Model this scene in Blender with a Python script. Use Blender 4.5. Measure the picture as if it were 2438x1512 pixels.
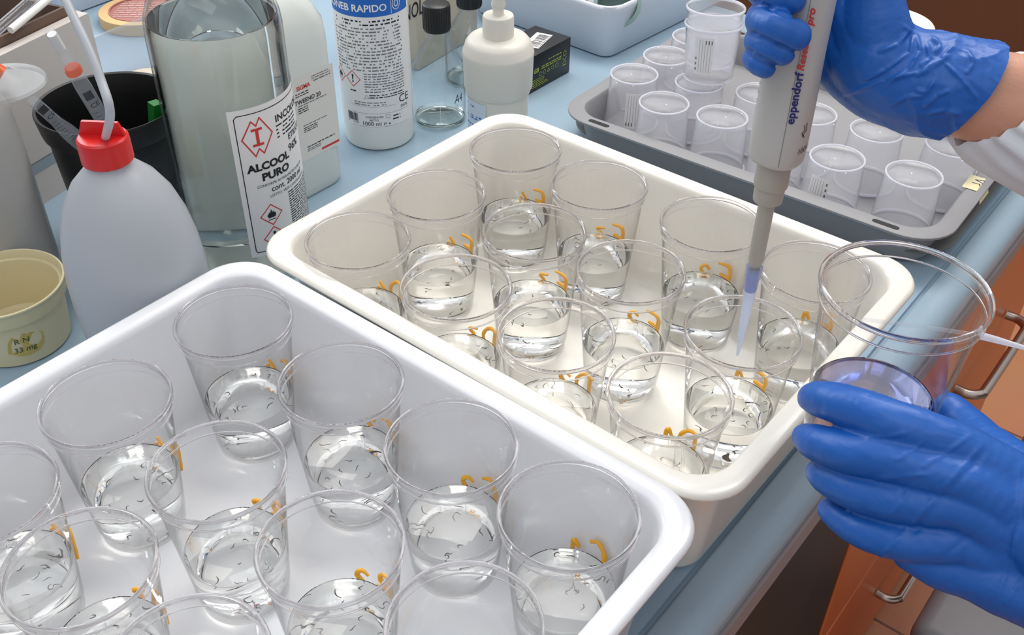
import bpy, bmesh, math, random
from mathutils import Vector, Matrix, noise

# ------------------------------------------------------------------ camera, world, lights
for o in list(bpy.data.objects):
    bpy.data.objects.remove(o, do_unlink=True)
scene = bpy.context.scene
C = scene.collection
cam_data = bpy.data.cameras.new('camera')
cam = bpy.data.objects.new('camera', cam_data)
C.objects.link(cam)
cam_data.sensor_fit = 'HORIZONTAL'
cam_data.sensor_width = 36.0
cam_data.lens = 2435.34 / 2438.0 * 36.0
cam_data.clip_start = 0.01
RIGHT = Vector((0.777864, 0.628352, 0.010058)); UP = Vector((-0.396907, 0.478813, 0.783073)); FWD = Vector((-0.487230, 0.613117, -0.621848))
m = Matrix((RIGHT, UP, -FWD)).transposed().to_4x4()
m.translation = Vector((0.0, 0.0, 0.65579))
cam.matrix_world = m
scene.camera = cam

world = bpy.data.worlds.new('world'); scene.world = world
world.use_nodes = True
bg = world.node_tree.nodes['Background']
wn, wl = world.node_tree.nodes, world.node_tree.links
tcw = wn.new('ShaderNodeTexCoord'); sxyz = wn.new('ShaderNodeSeparateXYZ'); rampw = wn.new('ShaderNodeValToRGB')
wl.new(tcw.outputs['Generated'], sxyz.inputs[0]); wl.new(sxyz.outputs['Z'], rampw.inputs[0]); wl.new(rampw.outputs[0], bg.inputs[0])
rampw.color_ramp.elements[0].position = 0.0; rampw.color_ramp.elements[0].color = (0.36, 0.36, 0.37, 1)
rampw.color_ramp.elements[1].position = 0.75; rampw.color_ramp.elements[1].color = (0.95, 0.97, 1.0, 1)
bg.inputs[1].default_value = 0.85

def area(name, loc, target, size, size_y, power, color):
    d = bpy.data.lights.new(name, 'AREA'); d.shape = 'RECTANGLE'
    d.size = size; d.size_y = size_y; d.energy = power; d.color = color
    o = bpy.data.objects.new(name, d); C.objects.link(o)
    o.location = loc
    o.rotation_euler = (Vector(target) - Vector(loc)).to_track_quat('-Z', 'Y').to_euler()
    return o
area('ceiling_lamp', (-0.9, 1.7, 1.9), (-0.6, 0.9, 0), 1.7, 0.7, 33, (1.0, 0.95, 0.87))
area('ceiling_lamp', (-0.2, -0.3, 1.9), (-0.35, 0.35, 0), 1.5, 0.6, 4, (0.96, 0.98, 1.0))
area('window_light', (-2.8, 0.9, 1.3), (-0.4, 0.6, 0.1), 1.3, 1.2, 22, (0.86, 0.93, 1.0))

vs = scene.view_settings
vs.view_transform = 'Standard'; vs.look = 'None'; vs.gamma = 1.0; vs.use_curve_mapping = False
vs.exposure = 0.08
cy = scene.cycles
cy.max_bounces = 16; cy.transparent_max_bounces = 48; cy.transmission_bounces = 14
cy.glossy_bounces = 4; cy.diffuse_bounces = 4
cy.use_denoising = True
cy.use_adaptive_sampling = True; cy.adaptive_threshold = 0.035
cy.sample_clamp_indirect = 12.0
cy.caustics_reflective = True; cy.caustics_refractive = True
cy.blur_glossy = 0.4

# ------------------------------------------------------------------ materials
def base_mat(name):
    mt = bpy.data.materials.new(name); mt.use_nodes = True
    return mt, mt.node_tree.nodes, mt.node_tree.links
def lin(c):
    return tuple((x/12.92 if x <= 0.04045 else ((x+0.055)/1.055)**2.4) for x in c)
def rgb(h):
    return lin(tuple(int(h[i:i+2], 16)/255 for i in (0, 2, 4))) + (1,)
def pm(name, color, rough=0.5, metal=0.0, spec=0.5, var=0.0, vscale=20, bump=0.0, bscale=80, sss=0.0, coat=0.0):
    mt, n, l = base_mat(name); p = n['Principled BSDF']
    col = rgb(color) if isinstance(color, str) else color
    p.inputs['Base Color'].default_value = col
    p.inputs['Roughness'].default_value = rough
    p.inputs['Metallic'].default_value = metal
    p.inputs['Specular IOR Level'].default_value = spec
    if coat: p.inputs['Coat Weight'].default_value = coat
    if sss:
        p.inputs['Subsurface Weight'].default_value = sss
        p.inputs['Subsurface Radius'].default_value = (0.01, 0.006, 0.004)
    if var or bump:
        tc = n.new('ShaderNodeTexCoord'); tx = n.new('ShaderNodeTexNoise')
        l.new(tc.outputs['Object'], tx.inputs['Vector'])
        tx.inputs['Scale'].default_value = vscale; tx.inputs['Detail'].default_value = 5
    if var:
        mx = n.new('ShaderNodeMix'); mx.data_type = 'RGBA'
        mx.inputs[6].default_value = tuple(x*(1-var) for x in col[:3]) + (1,)
        mx.inputs[7].default_value = tuple(min(1, x*(1+var)) for x in col[:3]) + (1,)
        l.new(tx.outputs['Fac'], mx.inputs[0]); l.new(mx.outputs[2], p.inputs['Base Color'])
    if bump:
        t2 = n.new('ShaderNodeTexNoise'); t2.inputs['Scale'].default_value = bscale; t2.inputs['Detail'].default_value = 4
        l.new(tc.outputs['Object'], t2.inputs['Vector'])
        b = n.new('ShaderNodeBump'); b.inputs['Strength'].default_value = bump; b.inputs['Distance'].default_value = 0.002
        l.new(t2.outputs['Fac'], b.inputs['Height']); l.new(b.outputs[0], p.inputs['Normal'])
    return mt
def schlick(n, l, f0, power=5.0):
    lw = n.new('ShaderNodeLayerWeight'); lw.inputs[0].default_value = 0.5
    pw = n.new('ShaderNodeMath'); pw.operation = 'POWER'; pw.inputs[1].default_value = power
    ma = n.new('ShaderNodeMath'); ma.operation = 'MULTIPLY_ADD'; ma.inputs[1].default_value = 1-f0; ma.inputs[2].default_value = f0
    l.new(lw.outputs['Facing'], pw.inputs[0]); l.new(pw.outputs[0], ma.inputs[0])
    return ma.outputs[0], lw.outputs['Facing']
def thin_clear(name, tint=(0.985, 0.985, 0.985, 1), rough=0.02, ior=1.45, haze=0.0, hazecol=(0.9, 0.92, 1, 1), hs=1.0, edge=0.0):
    """clear sheet: light goes straight through, fresnel reflection, optional milky haze"""
    mt, n, l = base_mat(name)
    for x in list(n): n.remove(x)
    out = n.new('ShaderNodeOutputMaterial'); tr = n.new('ShaderNodeBsdfTransparent'); gl = n.new('ShaderNodeBsdfGlossy')
    tr.inputs[0].default_value = tint; gl.inputs['Roughness'].default_value = rough
    fr, facing = schlick(n, l, ((ior-1)/(ior+1))**2)
    mx = n.new('ShaderNodeMixShader'); l.new(fr, mx.inputs[0])
    src = tr.outputs[0]
    if edge:
        pw = n.new('ShaderNodeMath'); pw.operation = 'POWER'; pw.inputs[1].default_value = 7.0; l.new(facing, pw.inputs[0])
        mc = n.new('ShaderNodeMix'); mc.data_type = 'RGBA'
        mc.inputs[6].default_value = tint; mc.inputs[7].default_value = tuple(c*(1-edge) for c in tint[:3]) + (1,)
        l.new(pw.outputs[0], mc.inputs[0]); l.new(mc.outputs[2], tr.inputs[0])
    if haze:
        df = n.new('ShaderNodeBsdfDiffuse'); tl = n.new('ShaderNodeBsdfTranslucent')
        df.inputs[0].default_value = hazecol; tl.inputs[0].default_value = hazecol
        m1 = n.new('ShaderNodeMixShader'); m1.inputs[0].default_value = 0.55
        l.new(df.outputs[0], m1.inputs[1]); l.new(tl.outputs[0], m1.inputs[2])
        m2 = n.new('ShaderNodeMixShader'); m2.inputs[0].default_value = haze
        l.new(tr.outputs[0], m2.inputs[1]); l.new(m1.outputs[0], m2.inputs[2]); src = m2.outputs[0]
    l.new(src, mx.inputs[1]); l.new(gl.outputs[0], mx.inputs[2]); l.new(mx.outputs[0], out.inputs[0])
    return mt
def refr(name, ior, color=(1, 1, 1, 1), rough=0.0):
    mt, n, l = base_mat(name)
    for x in list(n): n.remove(x)
    out = n.new('ShaderNodeOutputMaterial'); g = n.new('ShaderNodeBsdfGlass')
    g.inputs['Color'].default_value = color; g.inputs['Roughness'].default_value = rough; g.inputs['IOR'].default_value = ior
    l.new(g.outputs[0], out.inputs[0])
    return mt
def milky(name, color, trans=0.4, see=0.0, rough=0.35):
    """translucent polyethylene"""
    mt, n, l = base_mat(name)
    for x in list(n): n.remove(x)
    out = n.new('ShaderNodeOutputMaterial')
    df = n.new('ShaderNodeBsdfDiffuse'); tl = n.new('ShaderNodeBsdfTranslucent'); gl = n.new('ShaderNodeBsdfGlossy'); tr = n.new('ShaderNodeBsdfTransparent')
    df.inputs[0].default_value = color; tl.inputs[0].default_value = color; gl.inputs['Roughness'].default_value = rough
    m1 = n.new('ShaderNodeMixShader'); m1.inputs[0].default_value = trans
    l.new(df.outputs[0], m1.inputs[1]); l.new(tl.outputs[0], m1.inputs[2])
    m2 = n.new('ShaderNodeMixShader'); m2.inputs[0].default_value = see
    l.new(m1.outputs[0], m2.inputs[1]); l.new(tr.outputs[0], m2.inputs[2])
    fr, _ = schlick(n, l, 0.03)
    m3 = n.new('ShaderNodeMixShader'); l.new(fr, m3.inputs[0])
    l.new(m2.outputs[0], m3.inputs[1]); l.new(gl.outputs[0], m3.inputs[2]); l.new(m3.outputs[0], out.inputs[0])
    return mt

M = dict(
    tray_blue=pm('tray white bluish', 'e3e4e8', 0.22, bump=0.05, bscale=25, var=0.015),
    tray_cream=pm('tray white cream', 'eeeae1', 0.2, bump=0.05, bscale=25, var=0.015),
    tray_far=pm('tray white', 'dde2ec', 0.35),
    grey=pm('grey plastic', '8b8a8d', 0.5, bump=0.1, bscale=300),
    darkgrey=pm('dark grey plastic', '5c5e5b', 0.4, var=0.08, bump=0.1, bscale=200),
    bench=pm('blue worktop laminate', '93aabb', 0.3, var=0.03, vscale=12, bump=0.04, bscale=60),
    edge=pm('blue grey edging', '94a9b8', 0.3, var=0.03),
    groove=pm('dark groove', '3c4a55', 0.6),
    under=pm('brown edge strip', '8f8282', 0.5, var=0.08, vscale=30),
    orange=pm('orange cabinet front', 'c0602c', 0.35, var=0.06, vscale=6),
    seam=pm('pale seam', 'd8a184', 0.5),
    blackcab=pm('black cabinet front', '241e1c', 0.45, var=0.1, vscale=9),
    steel=pm('brushed steel', 'b5aaa2', 0.28, metal=1.0),
    floor_shade=pm('dark brown floor shade', '5a3722', 0.5, var=0.15, vscale=3),  # dark brown put in for floor tiles lying in shade
    cup=thin_clear('clear polystyrene', (0.997, 0.997, 0.997, 1), 0.03, 1.32, edge=0.22),
    rim=refr('clear polystyrene lip', 1.3, (0.97, 0.96, 0.97, 1), 0.02),
    water=refr('water', 1.33, (0.995, 0.997, 0.99, 1)),
    water_reflect=refr('water tinted for reflections', 1.33, (0.72, 0.76, 0.93, 1)),  # blue tint puts the held cup's navy reflections into the water colour
    spirit=refr('clear spirit', 1.36, (0.99, 0.992, 0.98, 1)),
    glass=thin_clear('bottle glass', (0.985, 0.99, 0.985, 1), 0.01, 1.4, edge=0.35),
    frost=thin_clear('frosted polypropylene', (0.98, 0.98, 0.985, 1), 0.15, 1.35, haze=0.24, hazecol=(0.93, 0.93, 0.96, 1)),
    frostrim=thin_clear('frosted polypropylene edge', (0.97, 0.97, 1, 1), 0.2, 1.4, haze=0.7, hazecol=(0.95, 0.95, 1.0, 1)),
    labglass=thin_clear('lab glass', (0.955, 0.965, 0.965, 1), 0.01, 1.5, edge=0.5),
    basering=refr('thick bottle glass', 1.48, (0.97, 0.985, 0.975, 1)),
    clearbox=thin_clear('clear box plastic', (0.94, 0.95, 0.96, 1), 0.08, 1.45, haze=0.08, edge=0.2),
    larva=pm('larva brown', '4a3d30', 0.5),
    ochre=pm('ochre marker ink', 'f0ac22', 0.6),
    white=pm('white plastic', 'e9e7e2', 0.35),
    soap=pm('ivory plastic', 'ddd9cf', 0.38, sss=0.1),
    paper=pm('label paper', 'e8e6e6', 0.5),
    paper2=pm('label cream paper', 'e4ded6', 0.5),
    black=pm('black print', '18181a', 0.5),
    grayink=pm('grey print', '75757a', 0.5),
    red=pm('red print', 'd0302c', 0.5),
    bluep=pm('blue print', '1263be', 0.4),
    navy=pm('navy print', '1b1f6e', 0.5),
    blackplastic=pm('black plastic', '141416', 0.4),
    binblack=pm('black bin plastic', '0e0e10', 0.4),
    redcap=pm('red plastic', 'd11e1e', 0.3, sss=0.05),
    orangecap=pm('orange plastic', 'd0541e', 0.4),
    hdpe=milky('milky polyethylene', (0.64, 0.66, 0.70, 1), 0.5, 0.0),
    hdpegrey=milky('milky grey polyethylene', (0.56, 0.55, 0.54, 1), 0.4, 0.0),
    jug=milky('pale green polyethylene', (0.82, 0.85, 0.82, 1), 0.35, 0.0),
    tub=pm('cream plastic', 'd3c8a3', 0.4, sss=0.1, var=0.04, vscale=14),
    stain=pm('yellow stained plastic', 'bfa95c', 0.45, var=0.15, vscale=60),
    greenink=pm('green ink', '2c5226', 0.6),
    green=pm('green plastic', '136a26', 0.4),
    foam=pm('white foam board', 'c6bfba', 0.7, var=0.03, bump=0.08, bscale=200),
    card=pm('brown cardboard', '6b564a', 0.8, var=0.1),
    tape=pm('tan masking tape', 'd9b27c', 0.6, var=0.05),
    tapecore=pm('tape core print', 'a87068', 0.7, var=0.2, vscale=120),
    yellowtape=pm('pale yellow paper tape', 'e2d7ae', 0.6),
    petri=pm('petri dish contents', 'c9bfae', 0.6, var=0.15, vscale=90),
    battery=pm('dark navy casing', '15181c', 0.4),
    lime=pm('lime print', 'a9b23c', 0.5),
    teal=pm('muted teal plastic', '8fa9a4', 0.5, var=0.12, vscale=60),
    pinkplastic=thin_clear('pinkish film', (0.85, 0.7, 0.68, 1), 0.1, 1.4, haze=0.3, hazecol=(0.6, 0.4, 0.38, 1)),
    pipette=pm('pipette grey', 'b9b8b6', 0.35, bump=0.03, bscale=400),
    pipette2=pm('pipette darker grey', 'a6a39c', 0.4),
    tipcol=thin_clear('bluish collar', (0.75, 0.8, 0.98, 1), 0.1, 1.4, haze=0.5, hazecol=(0.55, 0.60, 0.76, 1)),
    tip=thin_clear('translucent tip', (0.93, 0.95, 1, 1), 0.1, 1.4, haze=0.38, hazecol=(0.82, 0.87, 0.97, 1)),
    skin=pm('skin', 'c99279', 0.45, sss=0.15, var=0.06, vscale=60, bump=0.15, bscale=500),
    coat=pm('white coat cotton', 'd9dade', 0.8, bump=0.25, bscale=600),
)

def glove_mat():
    mt, n, l = base_mat('blue nitrile'); p = n['Principled BSDF']
    p.inputs['Base Color'].default_value = rgb('135ab0'); p.inputs['Roughness'].default_value = 0.42
    p.inputs['Specular IOR Level'].default_value = 0.45
    tc = n.new('ShaderNodeTexCoord'); a = n.new('ShaderNodeTexNoise'); a.inputs['Scale'].default_value = 900
    b = n.new('ShaderNodeTexNoise'); b.inputs['Scale'].default_value = 28; b.inputs['Detail'].default_value = 3; b.inputs['Distortion'].default_value = 1.2
    l.new(tc.outputs['Object'], a.inputs['Vector']); l.new(tc.outputs['Object'], b.inputs['Vector'])
    b1 = n.new('ShaderNodeBump'); b1.inputs['Strength'].default_value = 0.08; b1.inputs['Distance'].default_value = 0.0005
    b2 = n.new('ShaderNodeBump'); b2.inputs['Strength'].default_value = 0.25; b2.inputs['Distance'].default_value = 0.006
    l.new(a.outputs['Fac'], b1.inputs['Height']); l.new(b.outputs['Fac'], b2.inputs['Height'])
    l.new(b2.outputs[0], b1.inputs['Normal']); l.new(b1.outputs[0], p.inputs['Normal'])
    return mt
M['glove'] = glove_mat()

def tile_mat():
    mt, n, l = base_mat('terracotta floor tiles'); p = n['Principled BSDF']
    tc = n.new('ShaderNodeTexCoord'); br = n.new('ShaderNodeTexBrick')
    br.offset = 0.0; br.inputs['Scale'].default_value = 1.0
    br.inputs['Brick Width'].default_value = 0.31; br.inputs['Row Height'].default_value = 0.31
    br.inputs['Mortar Size'].default_value = 0.003
    br.inputs['Color1'].default_value = rgb('c98c68'); br.inputs['Color2'].default_value = rgb('bf815c'); br.inputs['Mortar'].default_value = rgb('7a5442')
    l.new(tc.outputs['Object'], br.inputs['Vector'])
    nz = n.new('ShaderNodeTexNoise'); nz.inputs['Scale'].default_value = 9; nz.inputs['Detail'].default_value = 6
    l.new(tc.outputs['Object'], nz.inputs['Vector'])
    mx = n.new('ShaderNodeMix'); mx.data_type = 'RGBA'; mx.blend_type = 'MULTIPLY'; mx.inputs[0].default_value = 0.25
    l.new(br.outputs['Color'], mx.inputs[6]); l.new(nz.outputs['Color'], mx.inputs[7]); l.new(mx.outputs[2], p.inputs['Base Color'])
    p.inputs['Roughness'].default_value = 0.4
    return mt
M['tile'] = tile_mat()

# ------------------------------------------------------------------ scene graph helpers
def tag(o, label=None, cat=None, group=None, kind=None):
    if label: o['label'] = label
    if cat: o['category'] = cat
    if group: o['group'] = group
    if kind: o['kind'] = kind
    return o
def thing(name, label, cat, loc=(0, 0, 0), rotz=0, group=None):
    o = bpy.data.objects.new(name, None); C.objects.link(o); o.empty_display_size = 0.02
    o.location = loc; o.rotation_euler = (0, 0, rotz)
    return tag(o, label, cat, group)
def mesh_obj(name, me, mats, parent=None, smooth=True, angle=None):
    if not isinstance(mats, (list, tuple)): mats = [mats]
    for x in mats: me.materials.append(M[x] if isinstance(x, str) else x)
    for p in me.polygons: p.use_smooth = smooth
    if smooth and angle is not None:
        me.set_sharp_from_angle(angle=math.radians(angle))
    o = bpy.data.objects.new(name, me); C.objects.link(o)
    if parent: o.parent = parent
    return o
def obj(name, bm, mats, parent=None, smooth=True, angle=35):
    me = bpy.data.meshes.new(name)
    bmesh.ops.recalc_face_normals(bm, faces=bm.faces)
    bm.to_mesh(me); bm.free()
    return mesh_obj(name, me, mats, parent, smooth, angle)
def box_bm(sx, sy, sz, loc=(0, 0, 0), bevel=0.0, seg=3, bm=None, rotz=0):
    """box centred in x,y standing on loc.z"""
    b = bmesh.new()
    bmesh.ops.create_cube(b, size=1)
    bmesh.ops.scale(b, vec=(sx, sy, sz), verts=b.verts)
    if bevel: bmesh.ops.bevel(b, geom=list(b.edges), offset=bevel, segments=seg, affect='EDGES', profile=0.5)
    if rotz: bmesh.ops.rotate(b, matrix=Matrix.Rotation(rotz, 3, 'Z'), verts=b.verts)
    bmesh.ops.translate(b, vec=(loc[0], loc[1], loc[2] + sz/2), verts=b.verts)
    if bm is None: return b
    me = bpy.data.meshes.new('t'); b.to_mesh(me); b.free(); bm.from_mesh(me); bpy.data.meshes.remove(me)
    return bm
def lathe(profile, seg=64, bm=None, mat=0, axis=None, closed=False):
    """profile of (r,z); radius 0 makes a pole"""
    bm = bm or bmesh.new(); rings = []
    for r, z in profile:
        if r < 1e-7:
            v = bm.verts.new((0, 0, z)); rings.append([v])
        else:
            rings.append([bm.verts.new((r*math.cos(2*math.pi*i/seg), r*math.sin(2*math.pi*i/seg), z)) for i in range(seg)])
    pairs = list(zip(rings, rings[1:]))
    if closed: pairs.append((rings[-1], rings[0]))
    for a, b in pairs:
        for i in range(seg):
            j = (i+1) % seg
            try:
                if len(a) == 1 and len(b) == 1: continue
                elif len(a) == 1: f = bm.faces.new((a[0], b[j], b[i]))
                elif len(b) == 1: f = bm.faces.new((a[i], a[j], b[0]))
                else: f = bm.faces.new((a[i], a[j], b[j], b[i]))
                f.material_index = mat
            except ValueError: pass
    return bm
def spline(pts, n=8):
    """catmull-rom through pts (any dimension)"""
    P = [Vector(p) for p in pts]; out = []
    if len(P) < 3: return P
    Q = [P[0]*2-P[1]] + P + [P[-1]*2-P[-2]]
    for i in range(1, len(Q)-2):
        a, b, c, d = Q[i-1], Q[i], Q[i+1], Q[i+2]
        for k in range(n):
            t = k/n
            out.append(0.5*((2*b) + (c-a)*t + (2*a-5*b+4*c-d)*t*t + (3*b-a-3*c+d)*t**3))
    out.append(P[-1]); return out
def tube(pts, r, seg=10, bm=None, cap=True, mat=0):
    """tube along pts; r constant or list"""
    bm = bm or bmesh.new(); P = [Vector(p) for p in pts]; n = len(P)
    R_ = r if isinstance(r, (list, tuple)) else [r]*n
    T = [(P[min(i+1, n-1)]-P[max(i-1, 0)]).normalized() for i in range(n)]
    u = T[0].orthogonal().normalized(); rings = []
    for i in range(n):
        u = (u - T[i]*u.dot(T[i])).normalized(); w = T[i].cross(u)
        rings.append([bm.verts.new(P[i] + R_[i]*(math.cos(2*math.pi*k/seg)*u + math.sin(2*math.pi*k/seg)*w)) for k in range(seg)])
    for a, b in zip(rings, rings[1:]):
        for k in range(seg):
            f = bm.faces.new((a[k], a[(k+1) % seg], b[(k+1) % seg], b[k])); f.material_index = mat
    if cap:
        f = bm.faces.new(list(reversed(rings[0]))); f.material_index = mat
        f = bm.faces.new(rings[-1]); f.material_index = mat
    return bm
def roundrect(w, h, r, z, n=8):
    out = []
    for cx, cy, a0 in ((w/2-r, h/2-r, 0), (-w/2+r, h/2-r, 90), (-w/2+r, -h/2+r, 180), (w/2-r, -h/2+r, 270)):
        for k in range(n+1):
            a = math.radians(a0+90*k/n); out.append((cx+r*math.cos(a), cy+r*math.sin(a), z))
    return out
def loft(rings, bm=None, close_start=False, close_end=False, wrap=False):
    bm = bm or bmesh.new(); R_ = [[bm.verts.new(p) for p in ring] for ring in rings]
    pairs = list(zip(R_, R_[1:]))
    if wrap: pairs.append((R_[-1], R_[0]))
    for a, b in pairs:
        n = len(a)
        for k in range(n): bm.faces.new((a[k], a[(k+1) % n], b[(k+1) % n], b[k]))
    if close_start: bm.faces.new(list(reversed(R_[0])))
    if close_end: bm.faces.new(R_[-1])
    return bm

# ------------------------------------------------------------------ printed matter
_tc = {}
def text_polys(s, size, bold=0.0, shear=0.0, align='LEFT'):
    key = (s, bold, shear, align)
    if key not in _tc:
        cu = bpy.data.curves.new('t', 'FONT'); cu.body = s; cu.size = 1; cu.offset = bold; cu.shear = shear
        cu.align_x = align; cu.resolution_u = 3
        o = bpy.data.objects.new('t', cu); C.objects.link(o)
        dg = bpy.context.evaluated_depsgraph_get(); dg.update()
        me = bpy.data.meshes.new_from_object(o.evaluated_get(dg))
        _tc[key] = ([(v.co.x, v.co.y) for v in me.vertices], [tuple(p.vertices) for p in me.polygons])
        bpy.data.objects.remove(o); bpy.data.curves.remove(cu); bpy.data.meshes.remove(me)
    v, f = _tc[key]
    return [(x*size, y*size) for x, y in v], f
class Print:
    """flat artwork in label space, mapped later onto a surface"""
    def __init__(self): self.v = []; self.f = []
    def add(self, v, f, mat, lift):
        o = len(self.v); self.v += [(x, y, lift) for x, y in v]; self.f += [(tuple(i+o for i in p), mat) for p in f]
    def text(self, s, x, y, size, mat, bold=0.0, shear=0.0, align='LEFT', rot=0.0, lift=0.00025, sx=1.0, mirror=False):
        v, f = text_polys(s, size, bold, shear, align); c, q = math.cos(rot), math.sin(rot)
        v = [(a*sx*(-1 if mirror else 1), b) for a, b in v]
        self.add([(x+a*c-b*q, y+a*q+b*c) for a, b in v], f, mat, lift)
    def rect(self, x0, y0, x1, y1, mat, nx=1, ny=1, lift=0.0001):
        v = [(x0+(x1-x0)*i/nx, y0+(y1-y0)*j/ny) for j in range(ny+1) for i in range(nx+1)]
        f = [(j*(nx+1)+i, j*(nx+1)+i+1, (j+1)*(nx+1)+i+1, (j+1)*(nx+1)+i) for j in range(ny) for i in range(nx)]
        self.add(v, f, mat, lift)
    def stroke(self, pts, w, mat, closed=False, lift=0.00022):
        P = list(pts) + ([pts[0]] if closed else [])
        for (ax, ay), (bx, by) in zip(P, P[1:]):
            L = math.hypot(bx-ax, by-ay) or 1e-9; n = max(1, int(L/0.006)); dx, dy = (bx-ax)/L, (by-ay)/L; px, py = -dy*w/2, dx*w/2
            ax -= dx*w/2; ay -= dy*w/2; L += w
            v = []
            for i in range(n+1):
                t = L*i/n; v += [(ax+dx*t+px, ay+dy*t+py), (ax+dx*t-px, ay+dy*t-py)]
            self.add(v, [(2*i, 2*i+1, 2*i+3, 2*i+2) for i in range(n)], mat, lift)
    def poly(self, pts, mat, lift=0.0002):
        cx = sum(p[0] for p in pts)/len(pts); cy_ = sum(p[1] for p in pts)/len(pts)
        self.add([(cx, cy_)] + list(pts), [(0, i+1, (i+1) % len(pts)+1) for i in range(len(pts))], mat, lift)
    def lines(self, x0, x1, y, n, pitch, h, mat, seed=0, ragged=0.15, lift=0.0002):
        """tiny unreadable small print"""
        rd = random.Random(seed)
        for k in range(n):
            x = x0; xe = x1 - rd.random()*ragged*(x1-x0)
            while x < xe:
                w = rd.uniform(2, 7)*h; w = min(w, xe-x)
                self.rect(x, y-k*pitch, x+w, y-k*pitch+h*rd.uniform(0.8, 1.0), mat, lift=lift); x += w+h*0.9
    def build(self, name, mats, fn, parent=None, solid=0.0):
        me = bpy.data.meshes.new(name)
        me.from_pydata([fn(*p) for p in self.v], [], [f for f, _ in self.f])
        for p, (_, mi) in zip(me.polygons, self.f): p.material_index = mi
        o = mesh_obj(name, me, mats, parent, smooth=False)
        return o
def on_cyl(r, a0, z0, cx=0.0, cy_=0.0, sgn=1):
    """label x runs to the right for a viewer outside"""
    def fn(x, y, l):
        a = a0 + sgn*x/r
        return (cx+(r+l)*math.cos(a), cy_+(r+l)*math.sin(a), z0+y)
    return fn
def on_plane(o, ex, ey):
    o = Vector(o); ex = Vector(ex).normalized(); ey = Vector(ey).normalized(); nn = ex.cross(ey)
    return lambda x, y, l: tuple(o + ex*x + ey*y + nn*l)
def hazard(pr, cx, cy_, s, ink=1, red=2, kind='!'):
    pr.stroke([(cx, cy_+s), (cx+s, cy_), (cx, cy_-s), (cx-s, cy_)], s*0.09, red, closed=True)
    if kind == '!':
        pr.poly([(cx-s*0.13, cy_+s*0.55), (cx+s*0.13, cy_+s*0.55), (cx+s*0.06, cy_-s*0.15), (cx-s*0.06, cy_-s*0.15)], ink)
        pr.poly([(cx+s*0.12*math.cos(a*0.785), cy_-s*0.36+s*0.12*math.sin(a*0.785)) for a in range(8)], ink)
    else:
        fl = [(-.30, -.28), (-.42, -.02), (-.33, .12), (-.27, .0), (-.24, .3), (-.13, .14), (-.02, .58), (.08, .2), (.18, .36), (.22, .06), (.33, .18), (.40, -.05), (.30, -.28)]
        pr.poly([(cx+s*a, cy_+s*b) for a, b in fl], ink)
        pr.rect(cx-s*0.35, cy_-s*0.5, cx+s*0.35, cy_-s*0.42, ink, lift=0.0002)

# ------------------------------------------------------------------ the setting
fl = obj('floor', box_bm(9, 10, 0.05, (-1.0, 2.5, -0.91)), 'tile', smooth=False); tag(fl, kind='structure')

# worktop with its rounded, raised front edging
def extrude_v(profile, v0, v1, bm=None):
    return loft([[(u, v0, z) for u, z in profile], [(u, v1, z) for u, z in profile]], bm, True, True)
wt = thing('worktop', 'pale blue laminate laboratory worktop with rounded front edging', 'worktop', (0, 0, 0))
obj('surface', extrude_v([(-1.75, 0), (-1.75, -0.035), (-0.200, -0.035), (-0.200, -0.0035), (-0.2035, -0.0035), (-0.2045, 0)], -0.7, 1.52), 'bench', wt, smooth=False)
prof = [(-0.200, -0.035), (-0.200, -0.002)]
for k in range(4): a = math.radians(180-90*k/3); prof.append((-0.197+0.003*math.cos(a), -0.001+0.003*math.sin(a)))
for k in range(10): a = math.radians(90-100*k/9); prof.append((-0.185+0.021*math.cos(a), -0.019+0.021*math.sin(a)))
prof += [(-0.166, -0.035)]
obj('front_edging', extrude_v(prof, -0.7, 1.52), 'edge', wt, angle=50)
obj('edge_strip', extrude_v([(-0.23, -0.0355), (-0.23, -0.062), (-0.162, -0.062), (-0.162, -0.0355)], -0.7, 1.52), 'under', wt, smooth=False)

# base cabinets below
def handle(parent, v0, v1, z, u=-0.165, out=0.034, r=0.0065):
    pts = [(u+0.002, v0, z), (u+out*0.55, v0, z), (u+out*0.92, v0+0.010, z), (u+out, v0+0.030, z), (u+out, v1-0.030, z), (u+out*0.92, v1-0.010, z), (u+out*0.55, v1, z), (u+0.002, v1, z)]
    return obj('handle', tube(spline(pts, 6), r, 14), 'steel', parent)
bc = thing('base_cabinet', 'orange laboratory base cabinet with steel bar handles under the worktop', 'cabinet', (-0.42, 1.165, -0.86))
W = lambda o: (setattr(o, 'location', (0.42, -1.165, 0.86)), o)[1]
W(obj('body', box_bm(0.46, 0.655, 0.77, (-0.415, 1.165, -0.845)), 'orange', bc, smooth=False))
d1 = W(obj('drawer', box_bm(0.018, 0.66, 0.405, (-0.174, 1.165, -0.479), 0.0015, 1), 'orange', bc, smooth=False))
handle(d1, 1.130, 1.330, -0.235)
d2 = W(obj('drawer', box_bm(0.018, 0.66, 0.33, (-0.174, 1.165, -0.818), 0.0015, 1), 'orange', bc, smooth=False))
handle(d2, 1.120, 1.320, -0.655)
W(obj('edge_band', box_bm(0.017, 0.66, 0.004, (-0.1740, 1.165, -0.4855)), 'seam', bc, smooth=False))
W(obj('end_band', box_bm(0.0175, 0.004, 0.74, (-0.1740, 1.497, -0.815)), 'seam', bc, smooth=False))
bk = thing('under_counter_unit', 'black under-counter unit with a vertical door gap left of the orange cabinet', 'cabinet', (-0.42, 0.2, -0.86))
W2 = lambda o: (setattr(o, 'location', (0.42, -0.2, 0.86)), o)[1]
W2(obj('body', box_bm(0.46, 1.20, 0.77, (-0.415, 0.225, -0.845)), 'blackplastic', bk, smooth=False))
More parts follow.
